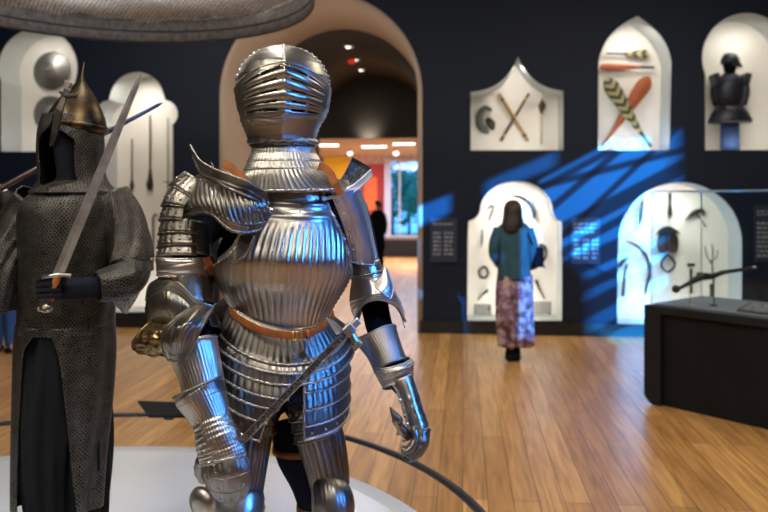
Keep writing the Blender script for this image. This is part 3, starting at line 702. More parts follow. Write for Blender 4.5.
# lames of the upper arm
AK = [(206, 186, 2.12, 26, 30), (193, 204, 2.11, 27, 30), (188, 222, 2.10, 26, 28), (186, 240, 2.09, 25.5, 26), (185, 258, 2.08, 26, 26)]
for i in range(6):
    s0 = i/6
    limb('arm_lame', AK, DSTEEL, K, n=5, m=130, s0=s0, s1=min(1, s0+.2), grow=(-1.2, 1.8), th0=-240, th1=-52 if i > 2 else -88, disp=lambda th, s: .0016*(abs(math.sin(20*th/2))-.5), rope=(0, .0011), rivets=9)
limb('arm_plate', AK, STEEL, K, n=10, m=40, s0=.5, s1=.98, th0=-95, th1=10, grow=(-2, -1))
# rerebrace bands
limb('arm_band', [(185, 257, 2.08, 27, 26), (185, 262, 2.08, 27.5, 27), (186, 268, 2.08, 27, 26.5), (186, 274, 2.08, 27.5, 26)], STEEL, K, n=16, m=64, fixed=False, rope=(.0022, .0026),
     disp=lambda th, s: .003*math.sin(s*PI*3)**2)
limb('rerebrace', [(186, 272, 2.08, 27, 26), (187, 285, 2.07, 26, 25), (188, 300, 2.06, 25.5, 24), (190, 310, 2.05, 24, 23)], DSTEEL, K, n=14, m=120, disp=flute(22, .0018))
MB().add(*tubeg([C(160, 259, 2.08), C(153, 259, 2.07)], .003, 8)).add(*ballg(C(152, 259, 2.07), .005)).obj('arm_pin', BRASS, K)
strap('arm_strap', [(206, 258, 2.02), (210, 266, 2.02), (214, 274, 2.05)], 8, K)
# elbow cop: rounded shell, pointed gilt elbow, scallop wing
patch('elbow_cop', [
    [(146, 300, 2.08), (150, 285, 2.06), (165, 278, 2.03), (180, 284, 2.0), (195, 299, 1.98), (214, 307, 2.0)],
    [(145, 308, 2.07), (152, 298, 2.0), (166, 292, 1.955), (180, 297, 1.95), (194, 308, 1.95), (214, 313, 1.98)],
    [(146, 318, 2.06), (155, 312, 1.98), (168, 308, 1.94), (181, 310, 1.94), (193, 315, 1.945), (212, 320, 1.98)],
    [(150, 327, 2.05), (160, 324, 1.99), (172, 322, 1.95), (183, 321, 1.945), (194, 320, 1.95), (210, 326, 1.99)]], DSTEEL, K, 80, 30,
    disp=lambda u, v: .004*math.exp(-((v-.12)/.03)**2)+.003*math.exp(-((v-.24)/.03)**2)+.0018*abs(math.sin(PI*22*u))*(v > .35), edges=(-.003, 0, 0, 0))
patch('elbow_point', [
    [(160, 317, 2.03), (150, 322, 2.0), (139, 333, 1.98), (132, 343, 1.98)],
    [(174, 320, 1.97), (160, 330, 1.935), (147, 339, 1.94), (132, 346, 1.98)],
    [(182, 332, 1.95), (169, 342, 1.92), (153, 348, 1.935), (132, 348, 1.98)],
    [(178, 352, 1.97), (165, 355, 1.95), (149, 355, 1.96), (133, 350, 1.985)]], GILT, K, 30, 30, disp=lambda u, v: .003*math.sin(24*u)*math.sin(20*v), edges=(-.0025, -.003, 0, 0), label='gilt etched elbow point')
patch('elbow_wing', [
    [(193, 306, 1.94), (202, 305, 1.91), (213, 308, 1.93)],
    [(174, 320, 1.88), (189, 319, 1.83), (206, 320, 1.87)],
    [(163, 334, 1.87), (180, 332, 1.81), (199, 332, 1.85)],
    [(162, 347, 1.87), (178, 347, 1.82), (194, 345, 1.86)],
    [(168, 360, 1.89), (177, 361, 1.86), (187, 357, 1.88)]], DSTEEL, K, 60, 60,
    disp=lambda u, v: .0032*abs(math.sin(15*math.atan2(u-.5, 1.12-v)))*(.35 < v < .9)*(abs(u-.5) < .34)+.003*math.exp(-((abs(u-.5)-.39)/.03)**2), edges=(0, -.003, -.003, -.003), rivets=[(.12, .2), (.88, .2)])
limb('elbow_opening', [(206, 318, 1.98, 11, 17), (208, 332, 1.96, 13, 16)], BLACKST, K, n=8, m=40, th0=-60, th1=230, rope=(0, .003))
# vambrace, cuff, gauntlet
limb('vambrace', [(192, 345, 1.94, 25, 24), (197, 362, 1.93, 23, 22), (201, 376, 1.92, 21.5, 21), (204, 392, 1.91, 21, 20)], STEEL, K, n=16, m=260, disp=flute(44, .0010), rope=(.002, 0))
limb('vambrace_band', [(191, 341, 1.945, 25, 24), (193, 350, 1.94, 25.5, 24.5)], STEEL, K, n=4, m=60)
ga = limb('gauntlet', [(199, 392, 1.905, 25, 23), (203, 400, 1.90, 23.5, 22), (209, 413, 1.89, 20, 18), (213, 425, 1.88, 18.5, 16), (217, 438, 1.87, 21.5, 15), (221, 450, 1.865, 23, 14), (224, 460, 1.86, 22.5, 13)], STEEL, K, n=60, m=260,
     disp=lambda th, s: .0009*(abs(math.sin(44*th/2))-.5)+(.0022*abs(math.sin(PI*9*(s-.45)/.55)) if s > .45 else 0))
limb('cuff_rim', [(198, 387, 1.91, 25, 24), (200, 392, 1.908, 25.5, 24), (202, 398, 1.905, 24.5, 23)], DSTEEL, ga, n=6, m=60, rope=(.0028, .002))
rope('knuckle_rope', [C(200, 465, 1.86), C(206, 464, 1.835), C(220, 461, 1.825), (C(234, 458, 1.83)), C(246, 454, 1.86)], .0050, STEEL, ga)
# four fingers under one mitten plate of four lames
for i in range(4):
    s0 = i/4
    limb('finger_lame', [(224, 461, 1.855, 23, 12), (226, 472, 1.85, 23, 12), (228, 482, 1.86, 21.5, 12), (229, 491, 1.88, 17.5, 11), (229, 497, 1.90, 10, 8)], DSTEEL, ga, n=6, m=90, s0=s0, s1=min(1, s0+.27), th0=-190, th1=10, grow=(0, .8 if i < 3 else 0), disp=flute(24, .0012), rope=(0, .0012), rivets=6)
rope('mitten_edge', [C(*p) for p in [(201, 463, 1.86), (203, 474, 1.865), (207, 485, 1.88), (214, 493, 1.895), (229, 498, 1.905), (240, 491, 1.89), (247, 480, 1.87), (247, 466, 1.86)]], .003, STEEL, ga, .5)
fing = []
for k, (x, l) in enumerate(((208, 26), (218, 31), (229, 33), (239, 28))):
    fing.append(skin('finger', [J(x-2, 452, 1.885, 5.5), J(x, 466, 1.895, 5.2), J(x+1, 452+l-3, 1.91, 4.8), J(x+4, 452+l-7, 1.95, 4.3), J(x+7, 452+l-16, 1.965, 3.8)], [(0, 1), (1, 2), (2, 3), (3, 4)], CLOTH, ga, sub=1))
th = limb('thumb', [(206, 455, 1.90, 6, 6), (201, 463, 1.90, 5.5, 5.5), (200, 472, 1.91, 5, 5), (204, 481, 1.93, 4, 4)], DSTEEL, ga, n=18, m=30, disp=lambda th, s: .0015*abs(math.sin(PI*5*s)), cap=True)

# --- picture-right shoulder and arm
patch('haute_piece', [
    [(337, 186, 2.09), (346, 170, 2.12), (352, 158, 2.15)],
    [(346, 189, 2.08), (355, 176, 2.12), (361, 163, 2.16)],
    [(352, 190, 2.07), (364, 179, 2.11), (371, 169, 2.15)]], BLACKST, K, 40, 30, disp=lambda u, v: .003*abs(math.sin(PI*5*v))*(.15 < u < .85)*(.1 < v < .9)+.002*math.sin(30*u)*(.3 < u < .8), edges=(0, .0024, 0, -.0024), label='blackened upright shoulder flange')
patch('shoulder_rim', [
    [(330, 190, 2.03), (345, 189, 2.05), (358, 182, 2.08), (371, 170, 2.14)],
    [(334, 197, 2.03), (347, 195, 2.04), (361, 187, 2.07), (372, 175, 2.13)]], SATIN, K, 40, 8, edges=(.0024, -.002, 0, 0))
patch('pauldron', [
    [(333, 197, 2.02), (343, 193, 2.02), (353, 190, 2.05), (361, 190, 2.11)],
    [(339, 212, 2.04), (350, 208, 2.045), (361, 209, 2.08), (368, 212, 2.15)],
    [(345, 230, 2.07), (356, 228, 2.075), (367, 230, 2.11), (373, 236, 2.18)],
    [(349, 247, 2.10), (360, 246, 2.10), (371, 248, 2.13), (377, 254, 2.2)],
    [(351, 262, 2.12), (362, 264, 2.12), (372, 265, 2.15), (379, 266, 2.21)]], SATIN, K, 36, 60, disp=lambda u, v: .003*math.exp(-((u-.3)/.04)**2), edges=(-.002, .002, -.0025, 0),
    rivets=[(.12, .1+.1*i) for i in range(9)]+[(.75, .5), (.72, .38), (.75, .74), (.8, .86)])
AR2 = [(364, 262, 2.2, 15.5, 17), (367, 276, 2.2, 15.5, 17), (371, 290, 2.2, 16, 17)]
for i in range(3): limb('arm_lame', AR2, STEEL, K, n=6, m=60, s0=i/3, s1=min(1, i/3+.4), grow=(0, 1.5), rope=(0, .0018))
# upper arm behind the pauldron
limb('rerebrace', [(352, 205, 2.24, 15, 16), (358, 235, 2.24, 15, 16), (364, 265, 2.22, 14, 16)], DSTEEL, K, n=10, m=50)
patch('elbow_cop', [
    [(352, 281, 2.16), (364, 279, 2.10), (376, 277, 2.09), (386, 272, 2.13), (389, 282, 2.2)],
    [(350, 292, 2.17), (364, 291, 2.09), (378, 288, 2.07), (391, 286, 2.11), (396, 293, 2.2)],
    [(350, 306, 2.18), (362, 300, 2.09), (378, 296, 2.06), (396, 299, 2.10), (403, 307, 2.19)],
    [(355, 320, 2.19), (363, 304, 2.10), (379, 299, 2.075), (396, 306, 2.11), (405, 321, 2.18)]], STEEL, K, 50, 40, disp=lambda u, v: .0035*math.exp(-((v-.62)/.03)**2)+.002*math.exp(-((v-.72)/.03)**2), edges=(0, -.004, 0, 0))
patch('elbow_spike', [
    [(372, 283, 2.08), (380, 277, 2.085), (385, 266, 2.10)],
    [(380, 292, 2.06), (388, 285, 2.075), (385.5, 267, 2.10)],
    [(390, 300, 2.07), (393, 289, 2.09), (386.5, 268, 2.10)]], STEEL, K, 16, 16, edges=(0, -.002, 0, 0))
patch('elbow_shell', [
    [(360, 318, 2.26), (366, 300, 2.26), (382, 297, 2.26), (398, 308, 2.26), (404, 326, 2.24)],
    [(356, 326, 2.2), (363, 304, 2.10), (379, 300, 2.08), (397, 308, 2.11), (405, 328, 2.18)]], BLACKST, K, 30, 8, edges=(0, 0, 0, 0))
limb('vambrace', [(377, 336, 2.17, 21, 20), (384, 350, 2.15, 18, 18), (391, 367, 2.13, 17, 17)], STEEL, K, n=14, m=200, disp=flute(46, .0011), rope=(.002, 0), s0=0)
limb('vambrace_band', [(375, 332, 2.175, 21, 20), (378, 340, 2.17, 20.5, 20)], STEEL, K, n=4, m=60, rope=(.0015, 0))
gb = limb('gauntlet', [(394, 367, 2.12, 19.5, 19), (396, 376, 2.12, 18, 17), (398, 385, 2.11, 15, 14)], STEEL, K, n=10, m=60, rope=(.0035, .0025), disp=flute(20, .001))
limb('cuff_rim', [(393, 363, 2.12, 18, 18), (394, 367, 2.12, 20, 20), (396, 371, 2.12, 18.5, 18)], STEEL, gb, n=8, m=60, rope=(.0022, .0012))
limb('hand_plate', [(402, 378, 2.10, 11, 13), (408, 392, 2.09, 9.5, 14), (413, 408, 2.08, 9, 15), (418, 424, 2.07, 9.5, 15), (420, 432, 2.07, 9, 14)], STEEL, gb, n=40, m=80, th0=-175, th1=95, disp=lambda th, s: .002*abs(math.sin(PI*7*s))*(s > .25), side_rope=.0032)
limb('finger_plate', [(420, 430, 2.07, 9.5, 14), (420, 440, 2.06, 9, 14), (415, 450, 2.05, 8, 13), (406, 457, 2.04, 5, 11)], DSTEEL, gb, n=24, m=60, th0=-150, th1=110, rope=(.0036, .002), disp=lambda th, s: .0015*abs(math.sin(PI*4*s)), rivets=7)
for k in range(4):
    z = 2.00+.025*k; l = (0, 2, 1.5, -2)[k]
    skin('finger', [J(413, 425, z+.02, 4.4), J(416, 438+l, z+.01, 4.2), J(412, 448+l, z, 3.9), J(405, 452+l, z, 3.6), J(401, 447+l, z, 3.2)], [(0, 1), (1, 2), (2, 3), (3, 4)], DSTEEL, gb, sub=1)
limb('thumb', [(409, 437, 2.03, 4.2, 4.5), (403, 431, 2.02, 4, 4.5), (398, 423, 2.01, 3.8, 4), (397, 419, 2.0, 4.6, 4), (393.5, 413, 2.0, 2.8, 2.4), (390, 407, 2.0, .5, .5)], DSTEEL, gb, n=28, m=30, cap=True, disp=lambda th, s: .002*abs(math.sin(PI*3*s)) if s < .6 else 0)
for q in ((400, 400), (403, 408), (405, 416), (407, 424), (411, 431), (398, 434), (404, 440)): MB().add(*ballg(C(q[0], q[1], 2.03), .0055)).obj('hinge_knuckle', STEEL, gb)

# --- belt, fauld, tassets
LK = [(281, 297, 2.13, 48, 43), (281, 306, 2.13, 53, 49), (281, 315, 2.14, 62, 58), (281, 323, 2.15, 69, 65), (281, 334, 2.16, 71, 69), (281, 348, 2.16, 71, 71), (281, 366, 2.16, 70.5, 71), (281, 388, 2.16, 68, 70)]
def fd(th, s): return .0017*(abs(math.sin(62*th/2))-.5)
N7 = 7
def lam(name, a, b, t0, t1, gr=2.4, r=.0028, dip=32): return limb(name, LK, FSTEEL, K, n=8, m=260, s0=a/N7, s1=b/N7, th0=t0, th1=t1, fixed=True, disp=fd, rope=(0, r), grow=(-1.2, gr), tilt=12, dip=lambda s: dip*min(1, .12+s*3), side_rope=.0016, ropemat=STEEL)
lam('fauld_lame', .75, 2.3, -200, 20)
lam('fauld_lame', 1.9, 3.15, -200, 20)
lam('fauld_lame', 2.85, 4.0, -200, 20)
lam('fauld_lame', 3.75, 4.9, -200, -77)
for a, b, c, d in ((4.5, 5.5, -78, -84), (5.2, 6.2, -86, -92), (5.9, 7, -92, -98)): lam('tasset_lame', a, b, -198, lambda s, a=a, b=b, c=c, d=d: c+(d-c)*(s*7-a)/(b-a), gr=2.6)
TK = [(281, 346, 2.15, 66, 64), (281, 362, 2.15, 67.5, 66), (281, 378, 2.15, 68, 67), (281, 393, 2.15, 68, 67), (281, 408, 2.15, 66.5, 65)]
for i in range(4): limb('tasset_lame', TK, FSTEEL, K, n=8, m=110, s0=i/4*.95, s1=min(1, (i+1.2)/4), th0=-64, th1=16, fixed=True, disp=fd, rope=(0, .0034 if i == 3 else .002), grow=(-2.2, 1.8), tilt=4, dip=12, side_rope=.002, ropemat=STEEL, rivets=0 if i < 3 else 6)
bk = []
BT = [(226, 305, 2.13), (232, 313, 2.04), (246, 323, 1.97), (264, 331, 1.935), (284, 335, 1.925), (300, 335, 1.93), (314, 331, 1.955), (326, 324, 2.0), (333, 315, 2.07)]
BTs = [tuple(cr(BT, i/5)) for i in range(41)]
bt = strap('belt', BTs, 8, K, side=UP, th=.004)
MB().add(*tubeg([C(x, y, 1.918) for x, y in ((293, 330), (302, 329.5), (302, 339.5), (293, 340), (293, 330))], .0022, 8)).add(*tubeg([C(297, 330, 1.914), C(297, 340, 1.914)], .0015, 6)).obj('buckle', BRASS, bt)
MB().add(*boxg(C(308, 334, 1.93), .011, .006, .027)).obj('keeper', LEATHER, bt)
# codpiece of dark cloth and small arch plate above
skin('cod_cloth', [J(298, 372, 2.05, 22), J(299, 392, 2.02, 22), J(301, 408, 2.05, 16)], [(0, 1), (1, 2)], NAVYCL, K, sub=2)
# --- legs
def cu_(name, keys, mt=STEEL, **k): return limb(name, keys, mt, K, **k)
cfl = lambda th, s: .0022*(abs(math.sin(26*th/2))-.5)
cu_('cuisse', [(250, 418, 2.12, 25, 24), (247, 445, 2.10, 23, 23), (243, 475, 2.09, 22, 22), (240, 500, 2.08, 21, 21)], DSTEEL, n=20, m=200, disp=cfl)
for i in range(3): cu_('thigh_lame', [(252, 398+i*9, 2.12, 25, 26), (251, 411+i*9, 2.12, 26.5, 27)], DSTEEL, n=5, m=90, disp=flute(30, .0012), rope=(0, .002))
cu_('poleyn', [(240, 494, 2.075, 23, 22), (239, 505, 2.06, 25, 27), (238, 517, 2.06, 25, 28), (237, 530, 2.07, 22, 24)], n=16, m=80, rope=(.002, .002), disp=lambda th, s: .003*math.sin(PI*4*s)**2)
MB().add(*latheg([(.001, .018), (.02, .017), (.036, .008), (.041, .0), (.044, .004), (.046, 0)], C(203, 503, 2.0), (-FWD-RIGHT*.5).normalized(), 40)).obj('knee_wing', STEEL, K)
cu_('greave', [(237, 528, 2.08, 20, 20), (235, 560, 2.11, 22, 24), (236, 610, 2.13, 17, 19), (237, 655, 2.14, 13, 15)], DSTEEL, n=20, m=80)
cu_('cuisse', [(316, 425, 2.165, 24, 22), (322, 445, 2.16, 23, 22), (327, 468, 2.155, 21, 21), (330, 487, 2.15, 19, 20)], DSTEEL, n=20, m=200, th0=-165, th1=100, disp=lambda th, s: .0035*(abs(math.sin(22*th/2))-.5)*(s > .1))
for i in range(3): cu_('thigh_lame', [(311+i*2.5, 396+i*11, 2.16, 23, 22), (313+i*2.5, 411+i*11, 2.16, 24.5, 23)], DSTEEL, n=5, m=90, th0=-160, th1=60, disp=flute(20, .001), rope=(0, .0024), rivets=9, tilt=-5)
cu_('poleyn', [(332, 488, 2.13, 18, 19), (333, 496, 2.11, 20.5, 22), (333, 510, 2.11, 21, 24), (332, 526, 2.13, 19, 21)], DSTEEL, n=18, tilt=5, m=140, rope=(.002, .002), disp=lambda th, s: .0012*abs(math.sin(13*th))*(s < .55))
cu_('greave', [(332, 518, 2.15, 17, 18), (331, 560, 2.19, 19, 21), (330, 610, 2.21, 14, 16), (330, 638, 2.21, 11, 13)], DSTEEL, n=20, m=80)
def ringstrap(name, px, py, Z, a, b, h, ti=0): return limb(name, [(px, py-h/2, Z, a, b), (px, py+h/2, Z, a, b)], LEATHER, K, n=2, m=40, fixed=True, thick=.003, tilt=ti, label='tan leather leg strap')
ringstrap('leg_strap', 298, 449, 2.2, 25, 22, 6.5); ringstrap('leg_strap', 315, 507, 2.2, 18, 18, 5.5)
limb('leg_cloth', [(292, 418, 2.22, 21, 20), (298, 450, 2.2, 23, 20), (310, 482, 2.2, 19, 18), (318, 515, 2.2, 16, 16)], NAVYCL, K, n=10, m=40)
for (px, py, Z) in ((236, 655, 2.14), (330, 640, 2.215)):
    b = C(px, py, Z); b.z = PH; g = MB(); v = []
    prof = [(-.06, .035, .05), (0, .045, .075), (.06, .05, .06), (.12, .05, .045), (.17, .04, .03), (.205, .015, .018)]
    n = 12
    for (y, wx, hz) in prof:
        c = b-FWD*y
        for k in range(n+1):
            th = PI*k/n; v.append(c+RIGHT*math.cos(th)*wx+UP*(math.sin(th)*hz))
    W = n+1; g.add(v, [(i*W+j, i*W+j+1, (i+1)*W+j+1, (i+1)*W+j) for i in range(len(prof)-1) for j in range(n)])
    g.obj('sabaton', DSTEEL, K, solid=.002)

# --- war hammer at the hip
def U(px, py, z): return C(px, py, z)
wh = thing('war_hammer', 'slim etched steel war hammer hanging across the fluted armour skirt', 'weapon', U(300, 380, 1.88))
A, B = U(349, 330, 1.93), U(243, 440, 1.845)
ax = (B-A).normalized(); sd = ax.cross(FWD).normalized(); nn = ax.cross(sd)
ETCH = mat('etched_steel', (.42, .41, .39), .3, 1, bump=(300, 1, .002), noise=(160, (.15, .15, .15), .08))
R = Matrix((sd, nn, ax)).transposed()
MB().add(*boxg((A+B)/2, .017, .009, (B-A).length, R)).obj('haft', ETCH, wh, smooth=False, bevel=.002)
MB().add(*boxg((A+B)/2-nn*0-FWD*.006+sd*.0085, .002, .006, (B-A).length, R)).add(*boxg((A+B)/2-FWD*.006-sd*.0085, .002, .006, (B-A).length, R)).obj('haft_edge', STEEL, wh, smooth=False)
MB().add(*boxg(A, .03, .026, .03, R)).add(*boxg(A-ax*.022, .02, .018, .03, R)).obj('head_block', STEEL, wh, smooth=False, bevel=.004)
hd = U(341, 331, 1.92)
bk2 = MB()
q = [(hd-sd*0+ax*.004, .012), (U(334, 325, 1.915), .009), (U(325, 316.5, 1.905), .0008)]
bk2.add(*tubeg([a for a, b in q], [b for a, b in q], 4)); bk2.obj('beak', STEEL, wh, smooth=False)
MB().add(*tubeg([U(350, 331, 1.925), U(357, 344, 1.93)], [.009, .012], 8)).add(*tubeg([U(355, 343, 1.93), U(359, 347, 1.93)], .0155, 8)).obj('hammer_face', DSTEEL, wh, smooth=False, bevel=.001)
MB().add(*tubeg([U(350, 328, 1.93), U(354, 323, 1.935)], [.010, .004], 8)).add(*ballg(U(350, 326, 1.93), .011)).obj('finial', STEEL, wh)
# ------------------------------------------------------------------ figure in mail
MBP = C(64, 300, 2.5); MBP.z = PH
M = thing('mail_armour_figure', 'mannequin in a long dark coat of iron mail with a pointed gilded helmet', 'armour', MBP)
DC = CLOTH
TR = mat('black_trouser_cloth', (.010, .011, .013), .9, 0, spec=.15, bump=(30, .3, .006))
NV = mat('navy_felt', (.009, .011, .018), .9, 0, spec=.15, bump=(400, .3, .001))
jo = [J(66, 350, 2.55, 36), J(68, 290, 2.55, 36), J(72, 230, 2.55, 40), J(74, 200, 2.54, 30), J(74, 178, 2.53, 15), J(72, 150, 2.53, 21), J(74, 122, 2.53, 20),
      J(112, 212, 2.53, 16), J(128, 245, 2.5, 14), J(128, 276, 2.46, 12), J(100, 287, 2.38, 12), J(72, 289, 2.33, 11), J(58, 289, 2.32, 12.5), J(48, 289, 2.32, 11),
      J(30, 212, 2.56, 16), J(12, 240, 2.54, 13), J(-4, 268, 2.48, 11), J(-18, 262, 2.36, 9), J(-26, 256, 2.3, 9),
      J(52, 400, 2.55, 20), J(50, 470, 2.53, 16), J(52, 540, 2.55, 12), J(52, 592, 2.56, 9), J(44, 600, 2.42, 8),
      J(84, 400, 2.57, 20), J(86, 470, 2.55, 16), J(86, 540, 2.58, 12), J(86, 590, 2.58, 9), J(90, 598, 2.45, 8)]
ed = [(0, 1), (1, 2), (2, 3), (3, 4), (4, 5), (5, 6), (3, 7), (7, 8), (8, 9), (9, 10), (10, 11), (11, 12), (12, 13), (3, 14), (14, 15), (15, 16), (16, 17), (17, 18), (0, 19), (19, 20), (20, 21), (21, 22), (22, 23), (0, 24), (24, 25), (25, 26), (26, 27), (27, 28)]
skin('mannequin', jo, ed, NV, M, label='dark navy felt mannequin with bare gripping hand')
# fingers closed round the sword grip
for k in range(4):
    y = 279+k*5.6; r = (3.5, 3.7, 3.6, 3.2)[k]
    skin('finger', [J(62, y, 2.27, r*1.1), J(50, y-.5, 2.255, r), J(41, y+.5, 2.27, r), J(38.5, y+1, 2.31, r*.95), J(44, y+1, 2.345, r*.85)], [(0, 1), (1, 2), (2, 3), (3, 4)], NV, M, sub=1)
skin('thumb', [J(66, 283, 2.28, 4.5), J(58, 276, 2.27, 4), J(49, 275, 2.265, 3.6), J(42, 277, 2.28, 3)], [(0, 1), (1, 2), (2, 3)], NV, M, sub=1)
# mail coat
def mw(a): return lambda th, s: a*math.sin(5*th+6*s)+a*.6*math.sin(11*th+14*s)
coat = limb('mail_coat', [(74, 181, 2.53, 17, 17), (75, 188, 2.53, 34, 26), (75, 197, 2.53, 46, 33), (73, 212, 2.53, 51, 38), (71, 240, 2.53, 49, 41), (69, 270, 2.53, 47, 41), (67, 300, 2.53, 46, 40), (66, 330, 2.53, 46, 41)], MAIL, M, n=60, m=180, fixed=True, disp=mw(.003), thick=.004)
sk = [(66, 322, 2.53, 46, 41), (66, 350, 2.53, 47, 42), (64, 400, 2.53, 45.5, 42), (61, 450, 2.53, 43, 41), (59, 505, 2.53, 41, 40)]
limb('mail_skirt', sk, MAIL, M, n=60, m=100, fixed=True, th0=lambda s: float(np.interp(s, [0, .2, 1], [-90, -79, -45])), th1=85, disp=lambda th, s: (.003+.008*s)*math.sin(9*th+2*s), thick=.004)
limb('mail_skirt', sk, MAIL, M, n=60, m=60, fixed=True, th0=-260, th1=lambda s: float(np.interp(s, [0, .2, .6, 1], [-97, -122, -138, -147])), disp=lambda th, s: (.003+.008*s)*math.sin(9*th+2*s), thick=.004)
# sleeves
limb('mail_sleeve', [(108, 198, 2.53, 20, 22), (119, 214, 2.53, 21, 23), (127, 234, 2.52, 21, 23), (131, 254, 2.50, 21, 23), (131, 268, 2.48, 20, 24)], MAIL, M, n=34, m=90, disp=mw(.003), thick=.004)
limb('mail_sleeve', [(134, 262, 2.49, 17, 19), (128, 277, 2.44, 18, 20), (113, 284, 2.39, 17, 18), (97, 287, 2.36, 14.5, 15)], MAIL, M, n=24, m=80, disp=mw(.002), thick=.004)
patch('sleeve_point', [[(104, 292, 2.36), (120, 280, 2.38), (136, 272, 2.42), (149, 270, 2.47)], [(110, 298, 2.39), (121, 292, 2.40), (134, 288, 2.42), (143, 286, 2.46)], [(116, 306, 2.42), (122, 304, 2.42), (129, 303, 2.42), (136, 300, 2.45)], [(123, 313, 2.43), (125, 313, 2.43), (127, 313, 2.43), (129, 311, 2.44)]], MAILB, M, 24, 30, thick=.003, disp=lambda u, v: .004*math.sin(9*u), label='brighter mail at the sleeve end')
limb('mail_sleeve', [(36, 198, 2.54, 19, 21), (24, 216, 2.55, 19, 22), (14, 238, 2.53, 18, 20), (5, 262, 2.5, 17, 19), (0, 290, 2.47, 17, 18), (2, 312, 2.46, 13, 13)], MAIL, M, n=40, m=80, disp=mw(.003), thick=.004)
# mail curtain (coif)
def cf0(s): return float(np.interp(s, [0, .15, .3, .75, .85, 1], [-100, -100, -62, -62, -104, -108]))
coif = limb('mail_coif', [(72, 116, 2.53, 27, 28), (71, 128, 2.53, 29.5, 30), (71, 140, 2.53, 31, 31), (71, 160, 2.53, 31, 31), (72, 172, 2.53, 31, 31), (73, 181, 2.53, 33, 31), (74, 188, 2.53, 38, 33), (74, 193, 2.53, 43, 36)], MAIL, M, n=50, m=140, fixed=True, th0=cf0, th1=lambda s: 254-float(np.interp(s, [0, .15, .3, .75, .85, 1], [0, 0, 30, 30, 2, 0])), disp=lambda th, s: .002*math.sin(16*th)*s, thick=.004)
# pointed helmet
BRZ = mat('gilded_bronze_helmet', (.115, .078, .037), .38, 1, noise=(22, (.035, .028, .020), .12), bump=(90, .3, .002))
hx = C(76, 128, 2.53); tilt = (UP+RIGHT*.10+FWD*.05).normalized()
hm = MB().add(*latheg([(.099, -.01), (.100, .0), (.097, .02), (.089, .045), (.077, .07), (.062, .095), (.046, .118), (.030, .138), (.016, .155), (.007, .168), (.0045, .18), (.003, .20), (.0012, .228)], hx, tilt, 48)).obj('helmet', BRZ, M)
MB().add(*latheg([(.103, -.004), (.105, 0), (.105, .010), (.103, .013)], hx, tilt, 48)).obj('brow_band', BRZ, hm)
MB().add(*prismg([C(66, 84, 2.38), C(70, 86, 2.37), C(62, 112, 2.345), C(57, 134, 2.35), C(52, 146, 2.36), C(49.5, 146, 2.36), C(51, 130, 2.35), C(56, 108, 2.35)], FWD*.006)).obj('nasal_bar', IRON, hm, smooth=False, bevel=.0015)
MB().add(*tubeg([C(60, 92, 2.37), C(66, 96, 2.355), C(76, 96, 2.36), C(78, 93, 2.37)], [.004, .008, .007, .003], 8)).obj('socket', IRON, hm)
MB().add(*prismg([C(65, 80, 2.38), C(71, 83, 2.38), C(69, 90, 2.365), C(64, 88, 2.365)], FWD*.01)).obj('nasal_finial', DSTEEL, hm, smooth=False, bevel=.001)
# trousers
def tf(th, s): return .006*math.sin(7*th+3*s)+.004*math.sin(13*th-5*s)
limb('trousers', [(66, 326, 2.52, 38, 34), (60, 370, 2.52, 37, 34), (52, 420, 2.52, 34, 30), (48, 470, 2.52, 27, 26), (50, 520, 2.53, 21, 20), (52, 575, 2.54, 13, 14)], TR, M, n=50, m=120, disp=tf, thick=.003)
limb('trousers', [(84, 400, 2.56, 24, 24), (86, 450, 2.56, 24, 24), (86, 520, 2.57, 20, 20), (86, 575, 2.58, 13, 14)], TR, M, n=30, m=80, disp=tf, thick=.003)
for px, z in ((46, 2.45), (89, 2.49)):
    b = C(px, 600, z); b.z = PH; MB().add(*ballg(b+UP*.045, .05, (1, 2.2, .9))).obj('boot', TR, M)
# sword held upright
A, B = C(50, 300, 2.27), C(142, 71, 2.12)
sw = thing('long_sword', 'long straight steel sword held upright by the mailed figure', 'sword', A)
ax = (B-A).normalized(); sd = ax.cross(FWD).normalized(); nn = ax.cross(sd).normalized()
BL = mat('dull_blade', (.48, .48, .46), .5, .85, noise=(18, (.28, .27, .26), .2))
a0 = C(58, 275, 2.255); L = (B-a0).length; v = []; 
for s, wd in ((0, .0165), (.3, .0155), (.7, .0125), (.93, .0085), (.985, .0035), (1, .0003)):
    c = a0+(B-a0)*s; v += [c-sd*wd, c-nn*.003*min(1, wd/.008), c+sd*wd, c+nn*.003*min(1, wd/.008)]
f = [(i*4+k, i*4+(k+1) % 4, i*4+4+(k+1) % 4, i*4+4+k) for i in range(5) for k in range(4)]+[(3, 2, 1, 0), (20, 21, 22, 23)]
MB().add(v, f).obj('blade', BL, sw, smooth=False)
MB().add(*tubeg([A, a0], .011, 12)).obj('grip', LEATHER, sw)
MB().add(*tubeg([C(42, 277, 2.25), C(50, 276, 2.25), C(58, 275, 2.25), C(66, 275, 2.255), C(71, 276, 2.26)], [.007, .005, .008, .005, .007], 8)).obj('crossguard', STEEL, sw)
PO = mat('silver_gilt', (.55, .5, .42), .3, 1, bump=(200, 1, .004), noise=(120, (.2, .16, .1), .1))
MB().add(*ballg(C(46, 308, 2.28), .020, (1.1, .8, .8))).add(*ballg(C(40, 309, 2.28), .009)).obj('pommel', PO, sw)
